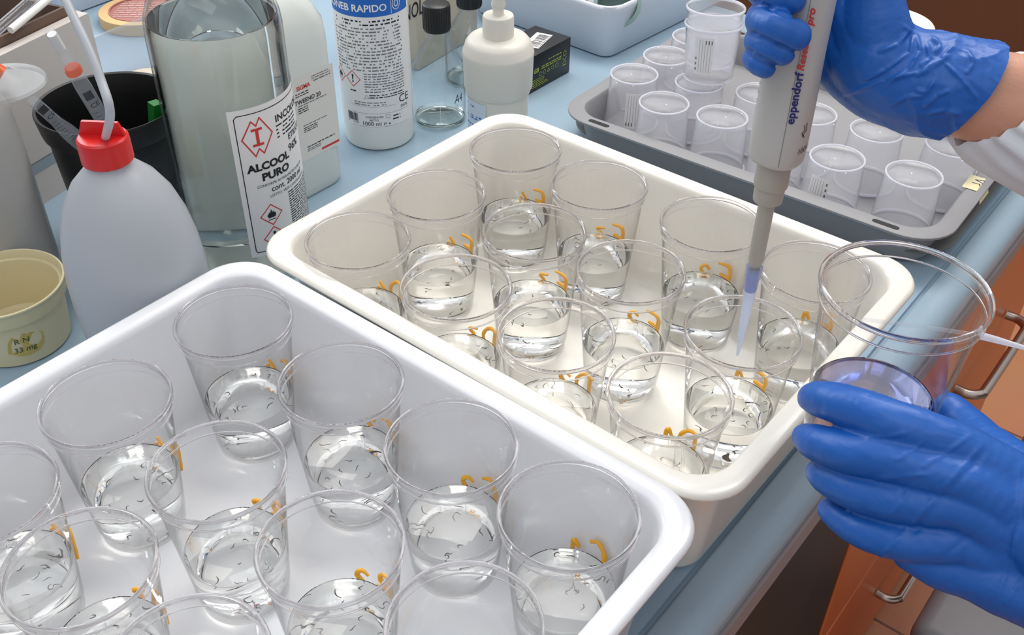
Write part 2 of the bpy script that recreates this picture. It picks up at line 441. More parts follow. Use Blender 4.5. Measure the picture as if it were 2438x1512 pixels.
W2(obj('door', box_bm(0.018, 1.09, 0.77, (-0.174, 0.178, -0.84), 0.002, 1), 'blackcab', bk, smooth=False))
W2(obj('side_panel', box_bm(0.016, 0.106, 0.77, (-0.175, 0.781, -0.84), 0.002, 1), 'blackcab', bk, smooth=False))
# added brown cupboard standing in for shaded floor tiles
wc = thing('shade_backdrop', 'added dark brown cupboard standing in for shaded floor beyond the end of the worktop', 'backdrop', (-0.9, 3.0, -0.86))
obj('body', box_bm(2.6, 0.5, 1.6, (0, 0.26, 0), 0.004, 1), 'floor_shade', wc, smooth=False)
for k in range(3): obj('door', box_bm(0.82, 0.02, 1.52, (-0.86+0.86*k, -0.001, 0.04), 0.003, 1), 'floor_shade', wc, smooth=False)  # panels of the added backdrop, no real doors
# stool seat low at the right
st = thing('lab_stool', 'grey padded stool on the tiled floor beside the orange cabinet', 'stool', (0.05, 1.14, -0.86))
obj('seat', box_bm(0.26, 0.50, 0.05, (0.0, 0, 0.40), 0.02, 4), pm('grey vinyl', '77767c', 0.45, var=0.1), st)
obj('backrest', box_bm(0.05, 0.44, 0.30, (0.165, 0, 0.50), 0.02, 4), pm('grey fabric', '6d6864', 0.7, var=0.1), st)
obj('pole', lathe([(0, 0.03), (0.03, 0.03), (0.03, 0.40), (0, 0.40)], 24), 'steel', st)
obj('base', lathe([(0, 0), (0.17, 0), (0.17, 0.012), (0.05, 0.03), (0, 0.03)], 40), 'blackplastic', st)

# ------------------------------------------------------------------ white trays
def tray_rings(w, d, h, flange, taper, t, rc, lip=0.006, floor_z=0.003):
    """outer wall up, over the flange, down the inner wall"""
    R_ = []
    a = lambda ww, dd, rr, z: R_.append(roundrect(ww, dd, rr, z, 10))
    bw, bd = w-2*(flange+taper), d-2*(flange+taper)
    tw, td = w-2*flange, d-2*flange
    a(bw-0.016, bd-0.016, rc-0.016, 0.0); a(bw-0.004, bd-0.004, rc-0.010, 0.002); a(bw, bd, rc-0.008, 0.007)
    a(tw-0.002, td-0.002, rc-0.004, h-lip-0.004)
    a(tw+0.001, td+0.001, rc-0.002, h-lip)
    a(w-0.002, d-0.002, rc+0.006, h-lip); a(w, d, rc+0.006, h-lip+0.0015); a(w-0.0006, d-0.0006, rc+0.006, h-0.003); a(w-0.004, d-0.004, rc+0.004, h-0.0006); a(w-0.008, d-0.008, rc+0.002, h)
    a(tw+0.003, td+0.003, rc, h); a(tw-0.002, td-0.002, rc-0.002, h-0.002); a(tw-0.005, td-0.005, rc-0.003, h-0.007)
    a(bw-2*t+0.004, bd-2*t+0.004, rc-0.008, 0.016); a(bw-2*t, bd-2*t, rc-0.010, 0.008); a(bw-2*t-0.008, bd-2*t-0.008, rc-0.014, floor_z)
    return R_
def tray(name, label, w, d, h, loc, rot, mat, flange=0.0175, taper=0.0125, rc=0.034):
    bm = loft(tray_rings(w, d, h, flange, taper, 0.003, rc), None, True, True)
    o = obj(name, bm, mat, angle=60); o.location = loc; o.rotation_euler = (0, 0, rot)
    return tag(o, label, 'tray')
tray('plastic_tray', 'bluish white plastic tray of clear cups in front, nearest of the two white cup trays', 0.487, 0.373, 0.128, (-0.4175, 0.2575, 0), math.radians(0.3), 'tray_blue')
tray('plastic_tray', 'cream white plastic tray of clear cups in the middle, under the pipette', 0.491, 0.365, 0.128, (-0.4165, 0.628, 0), math.radians(-0.6), 'tray_cream')

# ------------------------------------------------------------------ clear cups with water and larvae
BASE_R, TOP_R, CUP_H = 0.0330, 0.0452, 0.1344
def cup_r(z): return BASE_R + (TOP_R-BASE_R)*z/CUP_H
def cup_mesh():
    t = 0.0005
    o = [(0, 0.0022), (BASE_R-0.004, 0.0022), (BASE_R-0.003, 0.0004), (BASE_R-0.0012, 0.0), (BASE_R, 0.0012), (cup_r(0.0105)-0.0002, 0.0105), (cup_r(0.012)+0.0006, 0.0122)]
    o += [(cup_r(z)+0.0004, z) for z in (0.03, 0.06, 0.09, 0.118)] + [(TOP_R-0.0004, CUP_H-0.012), (TOP_R+0.0006, CUP_H-0.0105), (TOP_R+0.0008, CUP_H-0.001)]
    i = [(TOP_R+0.0001, CUP_H-0.001), (TOP_R-0.0002, CUP_H-0.0108), (cup_r(0.118)-0.0002, 0.118)] + [(cup_r(z)-0.0001, z) for z in (0.09, 0.06, 0.03)]
    i += [(cup_r(0.012), 0.0126), (cup_r(0.0105)-0.0008, 0.0108), (BASE_R-0.0008, 0.003), (BASE_R-0.004, 0.0027), (0, 0.0027)]
    bm = lathe(o+i, 72); me = bpy.data.meshes.new('wall'); bmesh.ops.recalc_face_normals(bm, faces=bm.faces); bm.to_mesh(me); bm.free(); return me
def rim_mesh():
    bm = lathe([(TOP_R+0.0014+0.0014*math.cos(a), CUP_H-0.0016+0.0019*math.sin(a)) for a in [2*math.pi*k/12 for k in range(12)]], 96, closed=True)
    lathe([(TOP_R+0.0009+0.0006*math.cos(a), CUP_H-0.0110+0.0007*math.sin(a)) for a in [2*math.pi*k/8 for k in range(8)]], 96, bm, closed=True)
    me = bpy.data.meshes.new('rim'); bmesh.ops.recalc_face_normals(bm, faces=bm.faces); bm.to_mesh(me); bm.free(); return me
def water_mesh(level):
    g = 0.0008
    z1 = level
    p = [(0, 0.0034), (BASE_R-0.0035, 0.0034), (BASE_R-0.0018, 0.0042), (cup_r(0.0105)-0.0016, 0.0105), (cup_r(0.013)-g, 0.0132), (cup_r(z1/2)-g, z1/2), (cup_r(z1)-g, z1-0.0006), (cup_r(z1)-g, z1+0.0008), (cup_r(z1)-g-0.0006, z1+0.0002), (cup_r(z1)-g-0.0025, z1-0.0004), (0, z1-0.0005)]
    bm = lathe(p, 72); me = bpy.data.meshes.new('water'); bmesh.ops.recalc_face_normals(bm, faces=bm.faces); bm.to_mesh(me); bm.free(); return me
ME_CUP, ME_RIM, ME_WATER = cup_mesh(), rim_mesh(), water_mesh(0.0515)
for me_, mn in ((ME_CUP, 'cup'), (ME_RIM, 'rim'), (ME_WATER, 'water')):
    me_.materials.append(M[mn])
    for p in me_.polygons: p.use_smooth = True
GL = {  # handwritten strokes, unit square, y up
 'A': [[(0, 0), (.45, 1), (.9, 0)], [(.2, .38), (.7, .38)]],
 'B': [[(0, 0), (.05, 1)], [(.05, 1), (.5, .95), (.55, .7), (.1, .52), (.65, .4), (.6, .08), (0, 0)]],
 'C': [[(.7, .9), (.35, 1), (.05, .65), (.05, .3), (.3, 0), (.7, .08)]],
 'D': [[(.05, 0), (.08, 1)], [(-.1, 1), (.4, 1), (.75, .65), (.65, .25), (.05, 0)]],
 'E': [[(.7, 1), (.05, .95), (0, .5), (.05, .0), (.7, .05)], [(0, .52), (.55, .55)]],
 'F': [[(.7, 1), (.05, .95), (0, 0)], [(0, .5), (.55, .55)]],
 '1': [[(0, .65), (.3, 1), (.32, 0)]],
 '2': [[(0, .8), (.3, 1), (.55, .75), (.05, 0), (.65, .05)]],
 '3': [[(0, .95), (.5, .9), (.2, .55), (.55, .3), (.3, 0), (-.05, .1)]],
 '4': [[(.35, 1), (0, .4), (.6, .4)], [(.45, .7), (.4, 0)]]}
def writing(mark, parent, a_mid, z0, mat='ochre', h=0.0235, rr=None):
    """marker strokes on the outside of the far wall, so they read mirrored from the front"""
    bm = bmesh.new(); rd = random.Random(mark)
    x = -0.80*h
    for ch in mark:
        sc = h*(1.05 if ch.isalpha() else 0.8)
        for s in GL[ch]:
            pts = []
            sp = spline([(q[0], q[1], 0) for q in s], 5) if len(s) > 2 else [Vector((s[0][0], s[0][1], 0)).lerp(Vector((s[-1][0], s[-1][1], 0)), k/4) for k in range(5)]
            for v in sp:
                xx = x + v.x*sc*0.85; zz = z0 + v.y*sc
                r = cup_r(zz)+0.0014; a = a_mid + xx/r
                pts.append((r*math.cos(a), r*math.sin(a), zz))
            n = len(pts)
            tube(pts, [0.0016*(0.75+0.45*math.sin(math.pi*(k+0.5)/n))*rd.uniform(0.85, 1.15) for k in range(n)], 6, bm)
        x += 0.95*h
    return obj('marker_writing', bm, mat, parent)
def larva_mesh(k):
    rd = random.Random(40+k); L = rd.uniform(0.0075, 0.0115); n = 9; pts = []; ang = 0.0; p = Vector((0, 0, 0)); curv = rd.choice((-1, 1))*rd.uniform(0.25, 0.8)
    for i in range(n):
        pts.append(p.copy()); ang += curv*(1 if i < 5 else rd.choice((1, -0.7)))*0.8
        p = p + Vector((math.cos(ang), math.sin(ang), 0.05))*L/n
    rads = [0.00016, 0.00032, 0.00034, 0.00048, 0.00044, 0.00034, 0.0003, 0.00026, 0.00015]
    bm = tube(pts, rads, 7); bmesh.ops.recalc_face_normals(bm, faces=bm.faces)
    me = bpy.data.meshes.new('mosquito_larva'); bm.to_mesh(me); bm.free(); me.materials.append(M['larva'])
    for q in me.polygons: q.use_smooth = True
    return me
LARVAE = [larva_mesh(k) for k in range(8)]
rnd = random.Random(7)
TZ = 0.003
def part_copy(name, me, parent):
    o = bpy.data.objects.new(name, me); C.objects.link(o); o.parent = parent; return o
def cup(mark, x, y, where, tint='bluish', nl=13, a_mid=None):
    t = thing('plastic_cup', f'clear plastic cup marked {mark}, {where}', 'cup', (x, y, TZ), 0, f'clear cups in the {tint} tray')
    part_copy('wall', ME_CUP, t); part_copy('rim', ME_RIM, t)
    writing(mark, t, math.radians(rnd.uniform(97, 105) if a_mid is None else a_mid), 0.0400)
    w = part_copy('water', ME_WATER, None); w.location = (x, y, TZ); w.rotation_euler = (0, 0, rnd.uniform(0, 6))
    w['kind'] = 'thing'; tag(w, f'clear water standing in the cup marked {mark}', 'water', f'water in the cups of the {tint} tray')
    for k in range(nl):
        l = part_copy('mosquito_larva', rnd.choice(LARVAE), None)
        top = rnd.random() < 0.5
        z = 0.0480 if top else rnd.choice((0.0065, 0.0065, rnd.uniform(0.01, 0.045)))
        rr = math.sqrt(rnd.random())*(cup_r(z)-0.006) if rnd.random() < 0.5 else cup_r(z)-0.0062
        if z < 0.009: rr = min(rr, BASE_R-0.008)
        a = rnd.uniform(0, 2*math.pi)
        l.location = (x+rr*math.cos(a), y+rr*math.sin(a), TZ+z)
        l.rotation_euler = (rnd.uniform(-0.5, 0.5), rnd.uniform(-0.9, 0.9) if not top else rnd.uniform(-0.3, 0.3), rnd.uniform(0, 6.28))
        tag(l, f'dark wriggling mosquito larva in the water of the cup marked {mark}', 'larva', f'mosquito larvae in the cup marked {mark}')
    return t
cup('C4', -0.5782, 0.3653, 'left end of far row in bluish tray', 'bluish')
cup('C3', -0.4569, 0.3688, 'second from left of far row in bluish tray', 'bluish')
cup('C2', -0.3489, 0.3722, 'third from left of far row in bluish tray', 'bluish')
cup('C1', -0.2478, 0.3751, 'right end of far row in bluish tray', 'bluish')
cup('B4', -0.5745, 0.2439, 'left end of middle row in bluish tray', 'bluish')
cup('B3', -0.4578, 0.2530, 'second from left of middle row in bluish tray', 'bluish')
cup('B2', -0.3491, 0.2566, 'third from left of middle row in bluish tray', 'bluish')
cup('B1', -0.2443, 0.2659, 'right end of middle row in bluish tray', 'bluish')
cup('A4', -0.5598, 0.1407, 'left end of near row in bluish tray', 'bluish')
cup('A3', -0.4583, 0.1472, 'second from left of near row in bluish tray', 'bluish')
cup('A2', -0.3502, 0.1474, 'third from left of near row in bluish tray', 'bluish')
cup('F4', -0.5793, 0.7313, 'left end of far row in cream tray', 'cream')
cup('F3', -0.4728, 0.7292, 'second from left of far row in cream tray', 'cream')
cup('F2', -0.3525, 0.7390, 'third from left of far row in cream tray', 'cream')
cup('F1', -0.2440, 0.7312, 'right end of far row in cream tray', 'cream')
cup('E4', -0.5824, 0.6140, 'left end of middle row in cream tray', 'cream')
cup('E3', -0.4706, 0.6237, 'second from left of middle row in cream tray', 'cream')
cup('E2', -0.3684, 0.6286, 'third from left of middle row in cream tray', 'cream')
cup('E1', -0.2524, 0.6175, 'right end of middle row in cream tray', 'cream')
cup('D4', -0.5849, 0.5114, 'left end of near row in cream tray', 'cream')
cup('D3', -0.4701, 0.5148, 'second from left of near row in cream tray', 'cream')
cup('D2', -0.3667, 0.5189, 'third from left of near row in cream tray', 'cream')
cup('D1', -0.2586, 0.5165, 'right end of near row in cream tray', 'cream')

# ------------------------------------------------------------------ grey tray with upturned frosted beakers
def flat_tray(name, label, w, d, h, loc, rot, mat, flange, rc=0.05, slots=False):
    t = thing(name, label, 'tray', loc, rot)
    R_ = []
    a = lambda ww, dd, rr, z: R_.append(roundrect(ww, dd, rr, z, 8))
    iw, idp = w-2*flange, d-2*flange
    a(iw-0.006, idp-0.006, rc-flange*0.7-0.003, 0.0); a(iw-0.001, idp-0.001, rc-flange*0.7, 0.003); a(iw+0.002, idp+0.002, rc-flange*0.7, h-0.0035)
    a(w, d, rc, h-0.003); a(w, d, rc, h-0.0006); a(w-0.002, d-0.002, rc-0.001, h)
    a(iw+0.002, idp+0.002, rc-flange*0.7, h); a(iw-0.003, idp-0.003, rc-flange*0.8, h-0.003); a(iw-0.012, idp-0.012, rc-flange-0.004, 0.004); a(iw-0.016, idp-0.016, rc-flange-0.006, 0.0025)
    obj('shell', loft(R_, None, True, True), mat, t, angle=40)
    if slots:
        for sx in (-1, 1):
            for sy in (-1, 1):
                o_ = obj('grip_slot', loft([roundrect(0.030, 0.007, 0.0034, h+0.00005, 5), roundrect(0.030, 0.007, 0.0034, h+0.0003, 5)], None, True, True), 'blackplastic', t, smooth=False)
                o_.location = (sx*(w/2-0.064), sy*(d/2-flange/2), 0)
    return t
flat_tray('storage_tray', 'dark grey plastic tray lying flat underneath the grey beaker tray', 0.502, 0.385, 0.020, (-0.4580, 1.1830, 0), math.radians(1.2), 'darkgrey', 0.024)
flat_tray('storage_tray', 'grey plastic tray with a wide flange holding upturned frosted beakers', 0.500, 0.385, 0.0455, (-0.4560, 1.1590, 0.0045), math.radians(1.6), 'grey', 0.020, slots=True)
# frosted beaker: mouth down
BT, BM, BH = 0.0306, 0.0350, 0.0715
def beaker_mesh():
    t = 0.0009; r = lambda z: BM+(BT-BM)*z/BH
    p = [(r(0)+0.0012, 0.0), (r(0)+0.0012, 0.0035), (r(0.004), 0.0042)] + [(r(z), z) for z in (0.02, 0.04, 0.06)] + [(BT+0.0002, BH-0.0008), (BT-0.0008, BH), (BT-0.002, BH-0.001), (0.004, BH-0.0014), (0, BH-0.0006)]
    q = [(0, BH-0.0022), (BT-0.003, BH-0.0022)] + [(r(z)-t, z) for z in (0.06, 0.04, 0.02, 0.004)] + [(r(0)-t+0.0006, 0.0)]
    bm = lathe(p+q, 56); v1 = None
    bm2 = bm; me = bpy.data.meshes.new('beaker'); 
    # close the mouth edge
    bm.verts.ensure_lookup_table()
    bmesh.ops.bridge_loops(bm, edges=[e for e in bm.edges if len(e.link_faces) == 1])
    bmesh.ops.recalc_face_normals(bm, faces=bm.faces); bm.to_mesh(me); bm.free(); return me
ME_BK = beaker_mesh(); ME_BK.materials.append(M['frost'])
for p in ME_BK.polygons: p.use_smooth = True
def ring_mesh(r, z, a, b, name):
    bm = lathe([(r+a*math.cos(t), z+b*math.sin(t)) for t in [2*math.pi*k/8 for k in range(8)]], 56, closed=True)
    bmesh.ops.recalc_face_normals(bm, faces=bm.faces)
    me = bpy.data.meshes.new(name); bm.to_mesh(me); bm.free(); me.materials.append(M['frostrim'])
    for p in me.polygons: p.use_smooth = True
    return me
ME_BK_RING = ring_mesh(BT-0.0003, BH-0.0005, 0.0014, 0.0011, 'base_edge')
ME_BK_LIP = ring_mesh(BM+0.0008, 0.0022, 0.0014, 0.002, 'lip')
def drop_mesh():
    bm = bmesh.new(); rd = random.Random(3)
    for k in range(5):
        a = rd.uniform(0, 6.28); rr = rd.choice((0.002, 0.004, BT-0.001, BT+0.0003, BT+0.0003)); z = BH-0.0006 if rr < 0.02 else BH-rd.uniform(0.001, 0.004)
        b = bmesh.new(); bmesh.ops.create_icosphere(b, subdivisions=2, radius=rd.uniform(0.0009, 0.0017)); bmesh.ops.scale(b, vec=(1, 1, 0.55), verts=b.verts)
        bmesh.ops.translate(b, vec=(rr*math.cos(a), rr*math.sin(a), z), verts=b.verts); me = bpy.data.meshes.new('x'); b.to_mesh(me); b.free(); bm.from_mesh(me); bpy.data.meshes.remove(me)
    me = bpy.data.meshes.new('water_drops'); bm.to_mesh(me); bm.free(); me.materials.append(M['rim'])
    for p in me.polygons: p.use_smooth = True
    return me
ME_DROPS = drop_mesh()
def sticker(parent, a_deg):
    """white patient-data sticker with ruled lines, read upside down on the upturned beaker"""
    pr = Print(); pr.rect(0, 0, 0.024, 0.048, 0, 6, 1, 0.0001)
    for k in range(5): pr.rect(0.0035+k*0.0034, 0.003, 0.0038+k*0.0034, 0.045, 1, lift=0.00015)
    for k, y in enumerate((0.040, 0.033, 0.026)): pr.rect(0.0205, y, 0.0225, y+0.003, 1, lift=0.00015)
    for k in range(3): pr.rect(0.0022+k*0.0034, 0.003, 0.0030+k*0.0034, 0.008, 2, lift=0.00015)
    def fn(x, y, l):
        z = 0.010+y; r = BM+(BT-BM)*z/BH+0.0004+l; a = math.radians(a_deg)+x/0.033
        return (r*math.cos(a), r*math.sin(a), z)
    return pr.build('data_sticker', ['paper', 'grayink', 'black'], fn, parent)
def beaker(x, y, label, st=None, rot=0.0, z=0.0075, tilt=None):
    t = thing('frosted_beaker', label, 'beaker', (x, y, z), rot, 'frosted beakers in the grey tray')
    part_copy('wall', ME_BK, t); part_copy('base_edge', ME_BK_RING, t); part_copy('lip', ME_BK_LIP, t); part_copy('water_drops', ME_DROPS, t)
    if st is not None: sticker(t, st)
    if tilt: t.rotation_euler = tilt
    return t
beaker(-0.6500, 1.0670, 'frosted beaker upside down at near left corner of the grey tray, lined sticker', -72)
beaker(-0.6480, 1.1420, 'frosted beaker upside down without sticker behind the near left corner beaker', None, 1)
beaker(-0.5760, 1.0220, 'frosted beaker upside down in near row, second from the left corner', None, 2)
beaker(-0.5020, 1.0360, 'frosted beaker upside down in the near row, just left of the pipette', None, 3)
beaker(-0.3510, 1.0330, 'frosted beaker upside down just right of the pipette, narrow sticker on its left side', -128, 0.2)
beaker(-0.2690, 1.0530, 'frosted beaker upside down at the near right corner of the grey tray', None, 5)
beaker(-0.5720, 1.1000, 'frosted beaker upside down carrying the upright beaker on its base', -40, 0.1)
beaker(-0.4960, 1.1220, 'frosted beaker upside down below the little finger of the pipetting hand', None, 0.7)
beaker(-0.4230, 1.1140, 'frosted beaker upside down peeking out right of the pipette body', None, 1.7)
beaker(-0.6520, 1.2220, 'frosted beaker upside down at the back left edge of the grey tray', None, 2.7)
beaker(-0.4240, 1.0340, 'frosted beaker upside down half hidden behind the pipette, lined sticker facing out', -85, 0)
beaker(-0.2600, 1.1480, 'frosted beaker upside down beside the yellow paper tape', None, 0.9)
beaker(-0.3430, 1.1240, 'frosted beaker upside down under the glove cuff carrying a tilted beaker', None, 2.1)
b = beaker(-0.5580, 1.1230, 'frosted beaker standing upright on an upturned beaker, lined sticker in front', 122, 0, 0.155)
b.rotation_euler = (math.pi-0.06, 0.02, math.radians(65)); b.location = (-0.572, 1.1180, 0.1535)
b = beaker(-0.57, 1.13, 'frosted beaker nested into the mouth of the upright stacked beaker', None, 0)
b.rotation_euler = (math.pi-0.06, 0.02, 1.0); b.location = (-0.575, 1.1230, 0.1720)
b = beaker(-0.30, 1.15, 'frosted beaker lying tilted on top of its neighbours under the glove cuff', None, 0)
b.rotation_euler = (math.pi+0.55, -0.25, 0.5); b.location = (-0.300, 1.150, 0.148)
# yellow paper tape on the tray flange
tp = Print(); tp.rect(-0.011, -0.017, 0.011, 0.017, 0, 4, 6, 0); tp.rect(0.011, -0.017, 0.0135, 0.016, 0, 1, 6, 0)
tp.stroke([(0.006, 0.004), (-0.003, 0.0075), (0.006, 0.011)], 0.0012, 1); tp.stroke([(-0.004, -0.001), (0.004, 0.0), (0.005, -0.004)], 0.0012, 1)
o = tp.build('paper_tape', ['yellowtape', 'navy'], lambda x, y, l: (x, y, 0.0004+l if x < 0.0105 else -0.006-(x-0.0105)*3+l), None)
o.location = (-0.2190, 1.130, 0.0504); o.rotation_euler = (0, 0, math.radians(2))
tag(o, 'pale yellow paper tape with blue writing stuck over the grey tray flange', 'tape')

# ------------------------------------------------------------------ pipette
px, py = -0.263, 0.641
pip = thing('pipette', 'grey handheld laboratory pipette with blue and red lettering held upright', 'pipette', (px, py, 0.0893))
Z0 = 0.0893
def L2(profile, seg=40): return lathe([(r, z-Z0) for r, z in profile], seg)
obj('shaft', L2([(0, .178), (.0042, .178), (.0046, .184), (.0062, .190), (.0064, .245), (0, .245)]), 'pipette2', pip)
obj('ejector_sleeve', L2([(0, .2445), (.0108, .2445), (.0112, .2460), (.0114, .2565), (.0118, .2570), (.0126, .2580), (.0129, .2600), (.0124, .2925), (0, .2925)]), 'pipette2', pip)
bm = bmesh.new(); rings = []
for z, a, b_ in ((.2800, .0170, .0160), (.2812, .0186, .0176), (.285, .0196, .0184), (.300, .0200, .0186), (.330, .0198, .0182), (.360, .0190, .0176), (.400, .0188, .0174), (.440, .0190, .0176), (.470, .020, .0185), (.478, .017, .016)):
    ring = []
    for k in range(56):
        t = 2*math.pi*k/56; c, s = math.cos(t), math.sin(t); e = 0.8
        rr = 1.0
        if 0.300 < z < 0.375: rr = 1.0
        ring.append((a*math.copysign(abs(c)**e, c)*rr, b_*math.copysign(abs(s)**e, s)*rr, z-Z0))
    rings.append(ring)
obj('body', loft(rings, None, True, True), 'pipette', pip, angle=50)
bm = bmesh.new()
for k in range(7):
    z = 0.305+k*0.0064; pts = []
    for q in range(7):
        a = math.radians(-128-8*q); pts.append((.0193*math.cos(a), .0180*math.sin(a), z-Z0-0.0016*q))
    tube(pts, [0.0006, 0.0016, 0.0020, 0.0020, 0.0020, 0.0016, 0.0006], 8, bm)
obj('grip_ribs', bm, 'pipette', pip)
def on_body(x, y, l):   # x along circumference, y up
    a = math.radians(-60)+x/0.0195; e = 0.8; c, s = math.cos(a), math.sin(a); z = 0.30+y
    t = max(0, min(1, (z-0.30)/0.10)); A = .0200-0.0012*t; B = .0186-0.0012*t
    return ((A+0.0003+l)*math.copysign(abs(c)**e, c), (B+0.0003+l)*math.copysign(abs(s)**e, s), z-Z0)
pr = Print()
pr.text('eppendorf', 0.0038, 0.0190, 0.0092, 0, bold=0.025, rot=math.pi/2)
pr.text('Research pro', 0.0034, 0.0585, 0.0080, 1, shear=0.25, bold=0.02, rot=math.pi/2)
pr.text('1000', 0.0125, -0.006, 0.0062, 2)
pr.stroke([(0.0150, 0.008), (0.0135, 0.011), (0.0160, 0.013), (0.0145, 0.017)], 0.0006, 2)
pr.stroke([(0.0165, 0.007), (0.0150, 0.0095), (0.0180, 0.012), (0.0170, 0.018)], 0.0006, 2)
pr.build('lettering', ['navy', 'red', 'black'], on_body, pip)
pr = Print(); pr.rect(-0.0017, -0.016, -0.0013, 0.13, 0, 1, 20, 0.0)
pr.build('seam_line', ['grayink'], on_body, pip)
obj('plunger', L2([(0, .478), (.006, .478), (.006, .505), (.012, .507), (.012, .512), (0, .513)]), 'pipette2', pip)
tipo = thing('pipette_tip', 'translucent pipette tip with a blue collar pointing into the cup marked E1', 'pipette tip', (px, py, Z0))
obj('collar', L2([(.0046, .1800), (.0060, .1800), (.0064, .1830), (.0064, .1720), (.0056, .1710), (.0053, .1600), (.0048, .1590), (.0045, .1600), (.0045, .178)]), 'tipcol', tipo)
obj('cone', L2([(.0050, .1700), (.0049, .155), (.0040, .130), (.0032, .112), (.0011, .0895), (.0008, .0893), (.0006, .0896), (.0026, .112), (.0034, .130), (.0043, .155), (.0044, .170)]), 'tip', tipo)

# ------------------------------------------------------------------ cup held in the other hand
hc = thing('plastic_cup', 'clear plastic cup of reflection-tinted water held up in the lower gloved hand', 'cup', (-0.1149, 0.5008, 0.1790))
part_copy('wall', ME_CUP, hc); part_copy('rim', ME_RIM, hc)
hw = mesh_obj('water', water_mesh(0.0500), 'water_reflect'); hw.location = hc.location
hw['kind'] = 'thing'; tag(hw, 'reflection-tinted water in the cup held by the lower gloved hand', 'water')
# thin clear dropper lying across the mouth of that cup
dp = thing('plastic_dropper', 'thin clear plastic dropper pointing out sideways past the held cup', 'dropper', (0, 0, 0))
obj('stem', tube([(-0.1327, 0.4960, 0.2840), (-0.0996, 0.5042, 0.2902), (-0.0722, 0.5126, 0.2931)], 0.0012, 12), 'clearbox', dp)
obj('fine_end', tube([(-0.0722, 0.5126, 0.2931), (-0.0622, 0.5134, 0.2942), (-0.0356, 0.5186, 0.2945)], [0.0023, 0.002, 0.0006], 12), 'frostrim', dp)

# ------------------------------------------------------------------ big glass bottle of alcohol
gx, gy, gr = -0.800, 0.548, 0.064
gb = thing('glass_bottle', 'large clear glass bottle of pure alcohol with a white hazard label', 'bottle', (gx, gy, 0))
o_ = [(0, 0.006), (0.045, 0.003), (0.052, 0.0), (0.060, 0.001), (gr, 0.008), (gr, 0.270), (gr-0.0015, 0.281), (0.0565, 0.298), (0.044, 0.313), (0.028, 0.326), (0.019, 0.338), (0.0165, 0.354), (0.0165, 0.376)]
i_ = [(0.0135, 0.376), (0.0135, 0.354), (0.016, 0.339), (0.026, 0.3245), (0.042, 0.311), (0.0545, 0.2965), (0.0605, 0.280), (0.0615, 0.270), (0.0615, 0.012), (0.056, 0.007), (0.0, 0.010)]
obj('glass_wall', lathe(o_+i_, 96), 'glass', gb)
obj('screw_cap', lathe([(0, 0.399), (0.017, 0.399), (0.0185, 0.397), (0.0185, 0.370), (0.0175, 0.370), (0.0175, 0.395), (0, 0.395)], 48), 'redcap', gb)
gl = obj('liquid', lathe([(0, 0.0108), (0.055, 0.0085), (0.0608, 0.0125), (0.0608, 0.270), (0.0600, 0.2785), (0.0588, 0.2775), (0.055, 0.2770), (0, 0.2770)], 96), 'spirit', None)
gl.location = (gx, gy, 0); tag(gl, 'clear spirit filling the large glass bottle up to its shoulder', 'liquid')
pr = Print()
pr.rect(0, 0, 0.118, 0.166, 0, 40, 2, 0.0)
pr.stroke([(0.0055, 0.008), (0.007, 0.0055), (0.112, 0.0055), (0.113, 0.008), (0.113, 0.157), (0.111, 0.160), (0.0085, 0.160), (0.0055, 0.157)], 0.0009, 1, closed=True)
lx, ly = 0.0255, 0.1345                                             # red flammable emblem with stepped corners
pr.stroke([(lx-0.0155, ly), (lx-0.0045, ly+0.0175), (lx, ly+0.012), (lx+0.0045, ly+0.0195), (lx+0.0165, ly), (lx+0.0045, ly-0.0185), (lx, ly-0.0125), (lx-0.0045, ly-0.0195)], 0.0014, 2, closed=True)
pr.rect(lx-0.0016, ly-0.0088, lx+0.0016, ly+0.0088, 2, lift=0.0003)
pr.rect(lx-0.0058, ly+0.0068, lx+0.0058, ly+0.0094, 2, 4, 1, lift=0.0003); pr.rect(lx-0.0058, ly-0.0094, lx+0.0058, ly-0.0068, 2, 4, 1, lift=0.0003)
pr.text('ALCOOL', 0.0105, 0.0985, 0.0112, 1, bold=0.045, sx=1.10)
pr.text('PURO', 0.0235, 0.0865, 0.0112, 1, bold=0.045, sx=1.15)
pr.text('CONFORME AI PARAMETRI PUREZZA', 0.0170, 0.0795, 0.0042, 1, sx=0.95)
pr.text('cont. 2000 ml', 0.0315, 0.0715, 0.0085, 1, bold=0.01)
pr.text('LOTTO: VEDI CONTRASSEGNO', 0.0290, 0.0655, 0.0042, 1)
pr.text('INCOLORE', 0.0475, 0.1420, 0.0100, 1, bold=0.025, sx=1.1)
pr.lines(0.0475, 0.085, 0.1370, 4, 0.0040, 0.0018, 1, 3)
pr.text('ETILICO', 0.0630, 0.1160, 0.0090, 1, bold=0.015)
pr.text('96%', 0.0610, 0.1035, 0.0115, 1, bold=0.015)
hazard(pr, 0.0275, 0.0460, 0.0120, 1, 2, 'f'); hazard(pr, 0.0275, 0.0195, 0.0120, 1, 2, '!')
pr.lines(0.0510, 0.105, 0.0610, 20, 0.0027, 0.0014, 1, 5, 0.05)
pr.build('label', ['paper', 'black', 'red'], on_cyl(gr+0.0005, math.radians(-37.3), 0.0435), gb)

